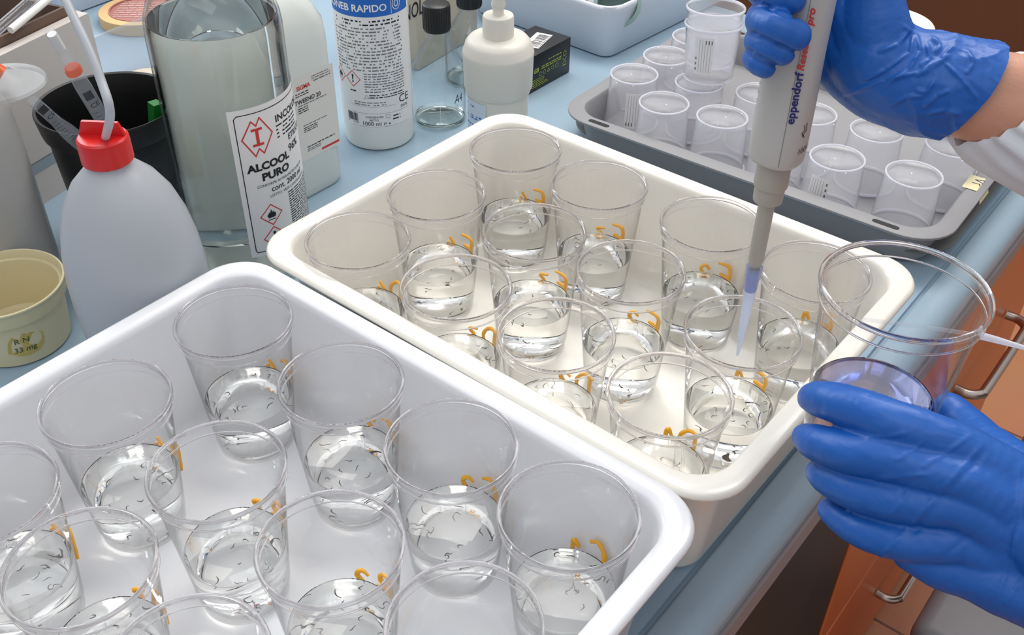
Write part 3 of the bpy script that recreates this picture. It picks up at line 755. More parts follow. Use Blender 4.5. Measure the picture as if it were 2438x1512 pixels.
# ------------------------------------------------------------------ polyethylene jug with cream label
jg = thing('plastic_jug', 'pale translucent plastic jug with a cream chemical label behind the glass bottle', 'jug', (-0.905, 0.668, 0))
R_ = []
for z, s, rc in ((0, .93, .022), (.004, .985, .026), (.012, 1, .028), (.185, 1, .028), (.205, .985, .030), (.222, .90, .034), (.238, .72, .034), (.250, .46, .022), (.256, .36, .0185), (.285, .36, .0185)):
    w_, d_ = (.120*s, .138*s) if s > .5 else (.105*s, .105*s)
    R_.append(roundrect(w_, d_, min(rc, w_/2-.0005, d_/2-.0005), z, 8))
obj('body', loft(R_, None, True, True), 'jug', jg)
obj('screw_cap', lathe([(0, .302), (.022, .302), (.0235, .300), (.0235, .272), (.0225, .272), (.0225, .298), (0, .298)], 40), 'redcap', jg)
pr = Print()
pr.rect(-0.060, 0, 0.049, 0.103, 0, 8, 1, 0.0)
pr.text('SIGMA', -0.0075, 0.0880, 0.0070, 2, bold=0.03)
pr.lines(0.0155, 0.046, 0.0975, 2, 0.0028, 0.0011, 1, 2); pr.lines(0.018, 0.045, 0.0915, 1, 0.003, 0.0016, 1, 3)
pr.lines(-0.010, 0.010, 0.0835, 2, 0.0028, 0.0012, 3, 4)
pr.text('TWEEN\u00ae 20', -0.0125, 0.0715, 0.0072, 3, bold=0.02)
pr.lines(-0.008, 0.040, 0.0685, 1, 0.003, 0.0012, 1, 5); pr.lines(-0.009, 0.008, 0.0655, 3, 0.0026, 0.0012, 3, 6)
pr.lines(-0.004, 0.034, 0.0430, 1, 0.0026, 0.0012, 1, 7); pr.lines(-0.004, 0.018, 0.0400, 3, 0.0024, 0.0011, 3, 8)
pr.lines(-0.002, 0.044, 0.0150, 1, 0.003, 0.0013, 3, 9); pr.lines(-0.002, 0.020, 0.0122, 2, 0.0022, 0.0011, 1, 10)
pr.rect(0.0190, 0.0035, 0.0470, 0.0062, 2, lift=0.0002)
pr.build('label', ['paper2', 'grayink', 'red', 'black'], on_plane((0.0603, 0.010, 0.052), (0, 1, 0), (0, 0, 1)), jg)

# ------------------------------------------------------------------ white disinfectant bottle with blue band
sx_, sy_, sr = -0.893, 0.838, 0.0455
sb = thing('disinfectant_bottle', 'white disinfectant bottle with a blue name band and dense small print', 'bottle', (sx_, sy_, 0))
obj('body', lathe([(0, 0.003), (sr-0.006, 0.0), (sr-0.002, 0.002), (sr, 0.008), (sr, 0.215), (sr-0.003, 0.230), (sr-0.012, 0.242), (0.018, 0.250), (0.0145, 0.254), (0.0145, 0.268), (0, 0.268)], 72), 'white', sb)
obj('screw_cap', lathe([(0, 0.288), (0.016, 0.288), (0.017, 0.286), (0.017, 0.258), (0, 0.258)], 40), 'white', sb)
pr = Print()
pr.rect(-0.085, 0, 0.052, 0.190, 0, 48, 1, 0.0)
pr.rect(-0.085, 0.1465, 0.052, 0.186, 2, 48, 1, 0.0001)
pr.text('IGIENSONEB RAPIDO', 0.0155, 0.1530, 0.0120, 0, bold=0.02, align='RIGHT', lift=0.0003)
pr.rect(0.0210, 0.1480, 0.0216, 0.186, 0, lift=0.0003)
pr.stroke([(0.029+0.0060*math.cos(k*0.52), 0.1585+0.0075*math.sin(k*0.52)) for k in range(12)], 0.0008, 0, closed=True, lift=0.0003)
pr.stroke([(0.029+0.0030*math.cos(k*0.9), 0.1585+0.0040*math.sin(k*0.9)) for k in range(7)], 0.0010, 0, closed=True, lift=0.0003)
pr.lines(-0.055, 0.034, 0.1400, 2, 0.0042, 0.0022, 3, 1, 0.02)
pr.lines(-0.060, 0.036, 0.1310, 14, 0.0041, 0.0019, 1, 2, 0.06)
hazard(pr, -0.0345, 0.0660, 0.0105, 3, 4); hazard(pr, -0.0575, 0.0660, 0.0105, 3, 4, 'f')
pr.lines(-0.0190, 0.036, 0.0735, 8, 0.0034, 0.0015, 1, 4, 0.04)
pr.lines(-0.0140, 0.034, 0.0450, 2, 0.003, 0.0014, 3, 5, 0.04)
pr.stroke([(-0.0205, 0.0415), (-0.0175, 0.0465), (-0.0145, 0.0415)], 0.0004, 1, closed=True)
pr.lines(-0.040, -0.030, 0.0490, 1, 0.003, 0.0020, 3, 6); pr.lines(-0.035, 0.008, 0.0350, 2, 0.0032, 0.0015, 1, 7)
pr.text('CE', 0.0240, 0.0305, 0.0150, 3, bold=0.0); pr.text('0476', 0.0265, 0.0232, 0.0060, 3)
pr.rect(-0.04, 0.0300, 0.020, 0.0303, 1, 10, 1, lift=0.0002); pr.rect(-0.04, 0.0205, 0.040, 0.0208, 1, 14, 1, lift=0.0002); pr.rect(-0.04, 0.0020, 0.040, 0.0023, 1, 14, 1, lift=0.0002)
rd = random.Random(5); x = -0.0485
while x < -0.0315:
    w = rd.choice((0.0004, 0.0007, 0.0011)); pr.rect(x, 0.0080, x+w, 0.0190, 3, lift=0.0002); x += w+rd.choice((0.0004, 0.0007))
pr.lines(-0.0485, -0.0315, 0.0055, 1, 0.003, 0.0016, 1, 8, 0)
pr.text('CONTENUTO', -0.0210, 0.0145, 0.0036, 3, bold=0.01); pr.text('NETTO', -0.0165, 0.0105, 0.0036, 3, bold=0.01)
pr.text('1000 ml \u212e', -0.0265, 0.0040, 0.0078, 3)
pr.stroke([(0.0050, 0.0145), (0.0050, 0.0180), (0.0100, 0.0180), (0.0100, 0.0130), (0.0080, 0.0130), (0.0080, 0.0145)], 0.0004, 1, closed=True)
pr.rect(0.0080, 0.0050, 0.0102, 0.0068, 3, lift=0.0002)
pr.lines(0.0145, 0.025, 0.0145, 1, 0.0036, 0.0020, 3, 9, 0); pr.lines(0.0140, 0.025, 0.0100, 1, 0.0036, 0.0020, 3, 10, 0)
pr.build('label', ['paper', 'grayink', 'bluep', 'black', 'red'], on_cyl(sr+0.0003, math.radians(-38), 0.0335), sb)

# ------------------------------------------------------------------ laboratory bottles with black caps
def lab_bottle(label, loc, sc=1.0, marks=True):
    t = thing('lab_bottle', label, 'bottle', loc)
    r = 0.0362*sc; th = 0.0018
    o_ = [(0, 0.004), (r-0.010, 0.0015), (r-0.005, 0), (r-0.0015, 0.001), (r, 0.006), (r, 0.074), (r-0.0015, 0.082), (r-0.009, 0.094), (0.0175, 0.112), (0.0148, 0.118), (0.0148, 0.1275)]
    i_ = [(0.0128, 0.1275), (0.0128, 0.118), (0.0160, 0.1105), (r-0.011, 0.0930), (r-th-0.0015, 0.0815), (r-th, 0.074), (r-th, 0.009), (r-0.006, 0.0045), (0, 0.0065)]
    obj('glass_wall', lathe(o_+i_, 64), 'labglass', t)
    bm = lathe([(0, 0.163), (0.0150, 0.163), (0.0172, 0.1615), (0.0176, 0.160), (0.0176, 0.1295), (0.0172, 0.128), (0.016, 0.128), (0.016, 0.160), (0, 0.160)], 48)
    obj('screw_cap', bm, 'blackplastic', t)
    bm = bmesh.new()
    for k in range(30):
        a = 2*math.pi*k/30; tube([(0.0176*math.cos(a), 0.0176*math.sin(a), 0.131), (0.0176*math.cos(a), 0.0176*math.sin(a), 0.159)], 0.0005, 5, bm)
    obj('cap_ribs', bm, 'blackplastic', t)
    obj('thick_base', lathe([(0, 0.0045), (r-0.011, 0.0035), (r-0.006, 0.0018), (r-0.0025, 0.0035), (r-0.0022, 0.0085), (r-0.006, 0.0050), (0, 0.0062)], 64), 'basering', t)
    if marks:
        pr = Print(); pr.rect(-0.0002, 0, 0.0002, 0.054, 0, lift=0.0002)
        for k in range(6): pr.rect(0, 0.006+k*0.009, 0.008 if k % 2 == 0 else 0.005, 0.0064+k*0.009, 0, 2, 1, lift=0.0002)
        pr.rect(-0.012, 0.020, -0.006, 0.0215, 0, 2, 1, lift=0.0002)
        pr.text('A4', 0.0200, 0.0260, 0.0170, 1, bold=0.0, shear=0.15, sx=0.7)
        pr.build('graduation', ['paper', 'black'], on_cyl(r+0.0002, math.radians(-46), 0.012), t)
    return t
lab_bottle('clear glass lab bottle with black screw cap and white graduation, beside the disinfectant bottle', (-0.862, 0.922, 0))
lab_bottle('second black capped lab bottle mostly hidden behind the ivory soap dispenser', (-0.912, 1.043, 0), marks=False).scale = (1, 1, 0.86)

# beige carton behind the bottles
cb = thing('carton', 'beige carton with handwritten black letters behind the black capped bottles', 'box', (-1.045, 1.085, 0), math.radians(6))
obj('body', box_bm(0.10, 0.155, 0.170, (0, 0, 0), 0.003, 2), pm('beige card', 'bdb3a2', 0.8, var=0.05), cb)
pr = Print(); pr.text('ETANOL', 0.0, 0.0, 0.031, 0, shear=0.1, sx=0.72, bold=0.01, align='RIGHT')
pr.build('handwriting', ['black'], on_plane((0.0503, -0.060, 0.084), (0, 1, 0), (0, 0, 1)), cb)

# ------------------------------------------------------------------ ivory soap dispenser
sp = thing('soap_dispenser', 'ivory plastic pump soap dispenser with a wide stepped collar', 'dispenser', (-0.736, 0.893, 0))
obj('bottle', lathe([(0, 0.002), (0.033, 0), (0.0355, 0.003), (0.0370, 0.060), (0.0378, 0.0985), (0, 0.0985)], 72), 'soap', sp)
obj('collar', lathe([(0, 0.095), (0.0395, 0.0948), (0.0402, 0.0975), (0.0418, 0.1010), (0.0428, 0.1400), (0.0433, 0.1440), (0.0425, 0.1468), (0.0412, 0.1490), (0.0395, 0.1560), (0.0350, 0.1612), (0.0280, 0.1635), (0.0200, 0.1640), (0, 0.1640)], 72), 'soap', sp)
obj('pump_collar', lathe([(0, 0.163), (0.0188, 0.163), (0.0186, 0.1870), (0.0176, 0.1890), (0.0100, 0.1893), (0, 0.1893)], 56), 'soap', sp)
bm = lathe([(0, 0.189), (0.0078, 0.189), (0.0066, 0.192), (0.0066, 0.197), (0.0082, 0.199), (0.0086, 0.203), (0.0070, 0.207), (0.0064, 0.216), (0.0120, 0.218), (0.0120, 0.226), (0.0090, 0.229), (0, 0.229)], 40)
tube(spline([(0, 0, 0.223), (-0.02, 0.014, 0.224), (-0.034, 0.024, 0.219)], 6), 0.004, 12, bm)
obj('pump_head', bm, 'soap', sp)
pr = Print(); pr.rect(0, 0, 0.040, 0.080, 0, 10, 1, 0.0)
for k in range(4): pr.lines(0.004, 0.036, 0.072-k*0.0125, 2 if k % 2 else 1, 0.003, 0.0022, 1, 20+k, 0.5)
pr.lines(0.004, 0.036, 0.030, 6, 0.0042, 0.0011, 1, 31, 0.3)
pr.build('label', [pm('pale blue label', 'c9d6e2', 0.5), 'bluep'], on_cyl(0.0382, math.radians(-133), 0.010), sp)

# ------------------------------------------------------------------ small lead battery box with barcode
bt = thing('battery_block', 'small black battery block with green printed symbols and a barcode on top', 'battery', (-0.8480, 1.1030, 0))
obj('casing', box_bm(0.066, 0.104, 0.055, (0, 0, 0), 0.002, 2), 'battery', bt)
pr = Print(); pr.rect(-0.026, -0.0125, 0.026, 0.0125, 0)
x = -0.022; rd = random.Random(9)
while x < 0.022:
    w = rd.choice((0.0007, 0.0012, 0.002)); pr.rect(x, -0.009, x+w, 0.006, 1); x += w+rd.choice((0.0008, 0.0014))
pr.lines(-0.022, 0.022, -0.0115, 1, 0.002, 0.0013, 1, 4, 0)
pr.build('barcode_label', ['paper', 'black'], on_plane((0.004, 0.010, 0.0552), (-0.25, 1, 0), (-1, -0.25, 0)), bt)
pr = Print()
pr.text('GB', -0.036, 0.024, 0.0090, 0, bold=0.03, shear=0.2)
pr.lines(-0.018, 0.030, 0.0285, 2, 0.0030, 0.0016, 0, 3, 0.1); pr.lines(-0.002, 0.030, 0.0345, 1, 0.003, 0.0014, 0, 4)
for k in range(5):
    cx = -0.020+k*0.0095; s = 0.0032
    pr.stroke([(cx+s*math.cos(q*1.05), 0.0195+s*math.sin(q*1.05)) for q in range(6)] if k != 2 else [(cx-s, 0.017), (cx, 0.0225), (cx+s, 0.017)], 0.0009, 0, closed=True)
pr.stroke([(0.037+0.004*math.cos(q*1.05), 0.0310+0.004*math.sin(q*1.05)) for q in range(6)], 0.0014, 0, closed=True)
pr.stroke([(0.033, 0.024), (0.041, 0.016)], 0.001, 0); pr.stroke([(0.041, 0.024), (0.033, 0.016)], 0.001, 0); pr.rect(0.033, 0.0125, 0.041, 0.0140, 0)
pr.lines(-0.040, 0.000, 0.0130, 5, 0.0026, 0.0012, 0, 6, 0.35)
pr.build('printed_symbols', ['lime'], on_plane((0.0332, 0.0, 0.004), (0, 1, 0), (0, 0, 1)), bt)

# ------------------------------------------------------------------ white box tray of rubbish at the back
def open_box(name, label, w, d, h, loc, rot, mat, cat='tray'):
    R_ = []
    a = lambda e, rr, z: R_.append(roundrect(w+e, d+e, rr, z, 8))
    a(-0.030, 0.014, 0); a(-0.020, 0.020, 0.003); a(0, 0.030, h-0.012); a(0.003, 0.031, h-0.006); a(0.001, 0.030, h-0.001); a(-0.004, 0.029, h); a(-0.009, 0.027, h-0.002); a(-0.011, 0.026, h-0.008); a(-0.030, 0.016, 0.010); a(-0.040, 0.012, 0.004)
    o = obj(name, loft(R_, None, True, True), mat, angle=60); o.location = loc; o.rotation_euler = (0, 0, rot)
    return tag(o, label, cat)
open_box('plastic_tray', 'white deep plastic tray holding used plastic ware at the back of the worktop', 0.30, 0.46, 0.084, (-0.925, 1.452, 0), math.radians(-3), 'tray_far')
o = obj('plastic_jar', lathe([(0, 0), (0.030, 0), (0.032, 0.002), (0.034, 0.050), (0.036, 0.051), (0.036, 0.062), (0.030, 0.063), (0.029, 0.055), (0.028, 0.010), (0, 0.010)], 40), 'teal')
o.location = (-0.838, 1.305, 0.0510); o.rotation_euler = (1.15, 0.2, 0.5); tag(o, 'muted teal plastic jar lying in the corner of the white deep tray', 'jar')
for k, (x, y, z, a, L, mt, nm, lb, ct) in enumerate([(-0.83, 1.36, 0.088, 1.0, 0.16, 'pinkplastic', 'plastic_tube', 'pinkish crumpled plastic tube lying over the near edge of the white deep tray', 'tube'),
        (-0.90, 1.34, 0.075, 0.35, 0.13, 'clearbox', 'plastic_tube', 'clear plastic tube lying lengthwise in the white deep tray', 'tube'),
        (-0.93, 1.40, 0.072, -0.6, 0.15, 'pinkplastic', 'plastic_tube', 'pinkish plastic tube farther back inside the white deep tray', 'tube'),
        (-0.96, 1.32, 0.066, 0.8, 0.12, 'teal', 'plastic_tube', 'muted teal tube at the left end inside the white deep tray', 'tube')]):
    d = Vector((math.cos(a), math.sin(a), 0.12)); p0 = Vector((x, y, z))-d*L/2
    o = obj(nm, tube([p0+d*L*t for t in (0, .03, .1, .5, .9, 1)], [0.006, 0.011, 0.0115, 0.011, 0.010, 0.003], 14), mt); tag(o, lb, ct)
rd = random.Random(12); bm = bmesh.new()
for k in range(60):
    x, y = rd.uniform(-1.04, -0.81), rd.uniform(1.27, 1.62); a = rd.uniform(0, 3.1)
    b = box_bm(rd.uniform(0.02, 0.05), rd.uniform(0.008, 0.02), 0.003, (0, 0, 0)); bmesh.ops.rotate(b, matrix=Matrix.Rotation(rd.uniform(-0.6, 0.6), 3, 'X') @ Matrix.Rotation(a, 3, 'Z'), verts=b.verts); bmesh.ops.translate(b, vec=(x, y, rd.uniform(0.015, 0.060)), verts=b.verts)
    me = bpy.data.meshes.new('x'); b.to_mesh(me); b.free(); bm.from_mesh(me); bpy.data.meshes.remove(me)
o = obj('plastic_scraps', bm, pm('brownish scraps', '6e5d58', 0.5, var=0.4, vscale=30), smooth=False); tag(o, 'brownish plastic scraps filling the white deep tray', 'scraps', kind='stuff')
o = obj('yellow_clip', box_bm(0.05, 0.012, 0.006, (0, 0, 0), 0.001, 1), pm('yellow plastic', 'd8c22c', 0.4)); o.location = (-0.985, 1.21, 0.0840); o.rotation_euler = (0, 0, 0.3); tag(o, 'yellow plastic clip at the left rim of the white deep tray', 'clip')

# white goods at the far end of the worktop
t = open_box('plastic_tray', 'white shallow tray at the far end of the worktop behind the gloved wrist', 0.28, 0.165, 0.05, (-0.430, 1.447, 0), 0, 'tray_far')
for (x, y, r, h, lb) in ((-0.464, 1.440, 0.066, 0.078, 'white round tub with a flat lid, left one behind the gloved wrist'), (-0.340, 1.442, 0.045, 0.072, 'white round tub with a flat lid, right one behind the glove cuff')):
    t = thing('round_tub', lb, 'tub', (x, y, 0.004)); 
    obj('body', lathe([(0, 0), (r-0.008, 0), (r-0.004, h-0.008), (0, h-0.008)], 48), 'white', t)
    obj('lid', lathe([(0, h), (r-0.006, h), (r-0.002, h-0.001), (r, h-0.003), (r, h-0.010), (r-0.003, h-0.010), (r-0.003, h-0.0082), (0, h-0.0082)], 56), 'white', t)

# ------------------------------------------------------------------ left: wash bottle, tub, bin, big bottle, foam box
wb = thing('wash_bottle', 'milky white wash bottle with a red screw cap and curved spout tube', 'bottle', (-0.725, 0.372, 0))
obj('body', lathe([(0, 0.003), (0.048, 0), (0.054, 0.003), (0.0565, 0.012), (0.0585, 0.05), (0.0605, 0.095), (0.0600, 0.120), (0.0575, 0.145), (0.0530, 0.168), (0.0455, 0.190), (0.0355, 0.207), (0.0245, 0.2185), (0.0175, 0.2235), (0.0160, 0.227), (0.0160, 0.240), (0, 0.240)], 80), 'hdpe', wb)
bm = lathe([(0, 0.2505), (0.0190, 0.2505), (0.0205, 0.2490), (0.0212, 0.246), (0.0212, 0.2290), (0.0200, 0.2275), (0.0175, 0.2275), (0.0175, 0.246), (0, 0.246)], 20)
obj('screw_cap', bm, 'redcap', wb, angle=25)
obj('cap_fin', loft([[(0.019*c_+0.004*s_*0, -0.0, z) for c_, s_ in ((-1, 0), (1, 0))] + [(0.019, 0.004, z), (-0.019, 0.004, z)] for z in (0.249, 0.2515)] + [[(-0.015, 0.0005, 0.262), (0.015, 0.0005, 0.262), (0.015, 0.0035, 0.262), (-0.015, 0.0035, 0.262)]], None, True, True), 'redcap', wb, smooth=False).rotation_euler = (0, 0, math.radians(35))
obj('spout_tube', tube([Vector(p)-Vector((-0.725, 0.372, 0)) for p in spline([(-0.7250, 0.3740, 0.246), (-0.6500, 0.3443, 0.3065), (-0.6647, 0.3515, 0.3251), (-0.6866, 0.3595, 0.3421), (-0.7124, 0.3682, 0.3549), (-0.7342, 0.3757, 0.3632), (-0.7724, 0.3882, 0.3733)], 8)], 0.0034, 14), 'hdpe', wb)

ct = thing('plastic_tub', 'cream plastic tub with green handwritten letters, open at the top', 'tub', (-0.871, 0.309, 0))
prof_ = [(0, 0.002), (0.044, 0.0), (0.0475, 0.002), (0.0500, 0.030), (0.0520, 0.0500), (0.0548, 0.0505), (0.0552, 0.0520), (0.0556, 0.0600), (0.0568, 0.0660), (0.0575, 0.0668), (0.0572, 0.0680), (0.0555, 0.0682), (0.0542, 0.066), (0.0535, 0.0600), (0.0505, 0.0595), (0.0490, 0.048), (0.0468, 0.008), (0.044, 0.0045), (0, 0.0045)]
obj('body', lathe(prof_, 80), 'tub', ct)
def tubfn(x, y, l):
    z = 0.006+y; r = 0.0478+0.0022*z/0.03+0.0003+l; a = math.radians(-22)+x/0.05
    return (r*math.cos(a), r*math.sin(a), z)
pr = Print(); pr.poly([(0.004+0.018*math.cos(k*0.5236)*(1+0.15*math.sin(k*2)), 0.020+0.014*math.sin(k*0.5236)) for k in range(12)], 0, lift=0.00005)
pr.text('R N', -0.006, 0.0230, 0.0085, 1, shear=0.1, lift=0.0003); pr.text('33 mg', -0.0085, 0.0125, 0.0085, 1, shear=0.1, lift=0.0003)
pr.build('handwriting', ['stain', 'greenink'], tubfn, ct)

bn = thing('pen_bin', 'black plastic bin holding plastic pipettes behind the red capped bottle', 'bin', (-0.937, 0.496, 0))
obj('body', lathe([(0, 0.0), (0.056, 0.0), (0.058, 0.003), (0.0660, 0.138), (0.0700, 0.140), (0.0712, 0.145), (0.0730, 0.158), (0.0736, 0.163), (0.0728, 0.1650), (0.0700, 0.1640), (0.0685, 0.158), (0.0640, 0.138), (0.0560, 0.006), (0, 0.006)], 80), 'binblack', bn)
def dropper(label, p0, p1, r, ring=True):
    t = thing('plastic_pipette', label, 'dropper', p0); d = Vector(p1)-Vector(p0); L = d.length; d.normalize()
    P = lambda s: d*s*L
    obj('barrel', tube([P(0), P(0.02), P(0.30), P(0.42), P(0.50), P(0.96), P(1)], [r*0.75, r*0.8, r*0.85, r*1.15, r*1.25, r*1.25, r*0.5], 20), 'clearbox', t)
    if ring:
        obj('orange_band', tube([P(0.31), P(0.33), P(0.36)], [r*1.05, r*1.3, r*1.25], 20), thin_clear('orange band', (0.95, 0.6, 0.5, 1), 0.1, 1.4, haze=0.6, hazecol=(0.85, 0.25, 0.15, 1)), t)
        obj('mouth_plug', tube([P(0.03), P(0.10), P(0.16)], [r*0.7]*3, 16), 'white', t)
    q = d.to_track_quat('Z', 'Y').to_matrix(); pr = Print()
    pr.rect(-0.004, 0, 0.004, 0.010, 0); pr.text('CE', -0.0035, 0.014, 0.0075, 0, rot=0)
    for k in range(9): pr.rect(-0.004, 0.026+k*0.005, 0.001, 0.0265+k*0.005, 0)
    side = (cam.location-Vector(p0)).cross(d).normalized(); nn = d.cross(side).normalized()
    if nn.dot(cam.location-Vector(p0)) < 0: nn = -nn
    s0 = P(0.50 if ring else 0.03)
    pr.build('printing', ['black'], lambda x, y, l: tuple(s0 + side*x + d*y + nn*(math.sqrt(max(0, (r*1.27)**2-x*x))+l)), t)
    return t
dropper('clear plastic pipette with an orange band leaning in the black bin', (-0.8601, 0.4195, 0.2879), (-0.8763, 0.4616, 0.1572), 0.0062)
dropper('clear plastic pipette leaning out over the left rim of the black bin', (-0.8703, 0.3908, 0.2274), (-0.9078, 0.4612, 0.1171), 0.0066, False)
o = obj('green_strip', tube([(-0.907, 0.505, 0.010), (-0.884, 0.519, 0.172)], 0.0075, 4), 'green', smooth=False); tag(o, 'green plastic strip standing inside the black bin', 'strip')

bb = thing('large_bottle', 'tall milky grey plastic bottle at the left border behind the cream tub', 'bottle', (-0.978, 0.352, 0))
obj('body', lathe([(0, 0.002), (0.054, 0), (0.058, 0.004), (0.0600, 0.02), (0.0600, 0.165), (0.058, 0.190), (0.052, 0.205), (0.040, 0.214), (0.028, 0.2165), (0, 0.2165)], 72), 'hdpegrey', bb)
sd = thing('spout_lid', 'translucent round lid with an orange spout lying on the tall milky bottle', 'lid', (-0.940, 0.396, 0.2175))
obj('disc', lathe([(0, 0.0), (0.040, 0.0), (0.0425, 0.002), (0.0420, 0.0050), (0.036, 0.0060), (0.020, 0.0100), (0.011, 0.0180), (0, 0.0190)], 56), thin_clear('translucent lid plastic', (0.95, 0.95, 0.95, 1), 0.35, 1.3, haze=0.16, hazecol=(0.7, 0.7, 0.7, 1)), sd)
obj('orange_spout', tube([(0.004, 0.003, 0.012), (-0.002, -0.004, 0.020), (-0.008, -0.011, 0.028)], 0.0088, 24), 'orangecap', sd)

fb = thing('foam_box', 'off white foam box with a brown cardboard inside at the back left', 'box', (-1.180, 0.455, 0), math.radians(14))
def open_crate(w, d, h, t):
    R_ = [[(-w/2, -d/2, 0), (w/2, -d/2, 0), (w/2, d/2, 0), (-w/2, d/2, 0)], [(-w/2, -d/2, h), (w/2, -d/2, h), (w/2, d/2, h), (-w/2, d/2, h)],
          [(-w/2+t, -d/2+t, h), (w/2-t, -d/2+t, h), (w/2-t, d/2-t, h), (-w/2+t, d/2-t, h)], [(-w/2+t, -d/2+t, 0.02), (w/2-t, -d/2+t, 0.02), (w/2-t, d/2-t, 0.02), (-w/2+t, d/2-t, 0.02)]]
    return loft(R_, None, True, True)
obj('shell', open_crate(0.20, 0.235, 0.185, 0.014), 'foam', fb, smooth=False)
obj('cardboard_lining', open_crate(0.168, 0.203, 0.175, 0.004), 'card', fb, smooth=False).location = (0, 0, 0.0205)
tpb = Print(); tpb.rect(-0.117, 0.040, 0.117, 0.052, 0); tpb.rect(-0.117, 0.0525, 0.117, 0.0535, 1)
tpb.build('tape_band', [pm('blue grey band', '8f9ca6', 0.5), 'grayink'], on_plane((0.1004, 0, 0), (0, 1, 0), (0, 0, 1)), fb)
o = obj('plastic_rod', tube([(-1.0977, 0.4923, 0.2001), (-1.1257, 0.5619, 0.2103), (-1.1557, 0.6254, 0.2160)], 0.0042, 12), 'white'); tag(o, 'white plastic rod sticking up out of the foam box', 'rod')
o = obj('plastic_rod', tube([(-1.1109, 0.4794, 0.1978), (-1.1417, 0.5459, 0.2071), (-1.1771, 0.6041, 0.2118)], 0.0062, 12), 'clearbox'); tag(o, 'clear plastic rod sticking up out of the foam box, left of the white one', 'rod')

# clear box with petri dishes
pb = thing('clear_box', 'clear plastic box holding petri dishes behind the black bin', 'box', (-1.185, 0.742, 0), math.radians(4))
R_ = []
for e, z, rr in ((-.03, 0, .02), (0, .075, .03), (.008, .076, .032), (.008, .079, .032), (-.003, .079, .029), (-.033, .003, .019)): R_.append(roundrect(.20+e, .24+e, rr, z, 6))
obj('shell', loft(R_, None, True, True), thin_clear('cloudy box plastic', (0.93, 0.94, 0.95, 1), 0.15, 1.4, haze=0.22, hazecol=(0.6, 0.62, 0.66, 1), edge=0.2), pb, angle=40)
for k, (x, y, z, lb) in enumerate(((-1.145, 0.700, 0.004, 'petri dish with speckled contents at the near side of the clear box'), (-1.165, 0.800, 0.004, 'petri dish with cream contents at the right of the clear box'), (-1.200, 0.705, 0.0185, 'petri dish leaning on the others in the clear box'))):
    t = thing('petri_dish', lb, 'petri dish', (x, y, z))
    if k == 2: t.rotation_euler = (0.0, 0.20, 0)
    obj('dish', lathe([(0, 0), (0.044, 0), (0.045, 0.001), (0.045, 0.014), (0.044, 0.014), (0.0435, 0.0015), (0, 0.0015)], 48), 'clearbox', t)
    obj('medium', lathe([(0, 0.0017), (0.043, 0.0017), (0.043, 0.007), (0, 0.007)], 48), 'petri', t)
tr = thing('tape_roll', 'roll of tan masking tape lying flat with a printed reddish core', 'tape roll', (-1.455, 0.868, 0))
obj('tape', lathe([(0.0515, 0.0005), (0.066, 0.0005), (0.0665, 0.001), (0.0665, 0.018), (0.066, 0.0185), (0.0515, 0.0185)], 72, closed=True), 'tape', tr, angle=30)
obj('core', lathe([(0.0490, 0.0), (0.0514, 0.0), (0.0514, 0.0195), (0.0490, 0.0195)], 64, closed=True), 'tapecore', tr, angle=30)
obj('core_insert', lathe([(0, 0.001), (0.0489, 0.001), (0.0489, 0.017), (0, 0.017)], 64), 'tapecore', tr, angle=30)
pr = Print()
for k in range(9): pr.lines(-0.040, 0.040, -0.030+k*0.0075, 1, 0.005, 0.0022, 0, 50+k, 0.2)
pr.build('core_print', [pm('pale print', 'd9b9b0', 0.7)], on_plane((0, 0, 0.0172), (1, 0.8, 0), (-0.8, 1, 0)), tr)
gb2 = open_box('plastic_tray', 'pale grey box standing at the far left back of the worktop', 0.20, 0.40, 0.09, (-1.66, 0.98, 0), math.radians(4), 'tray_far')

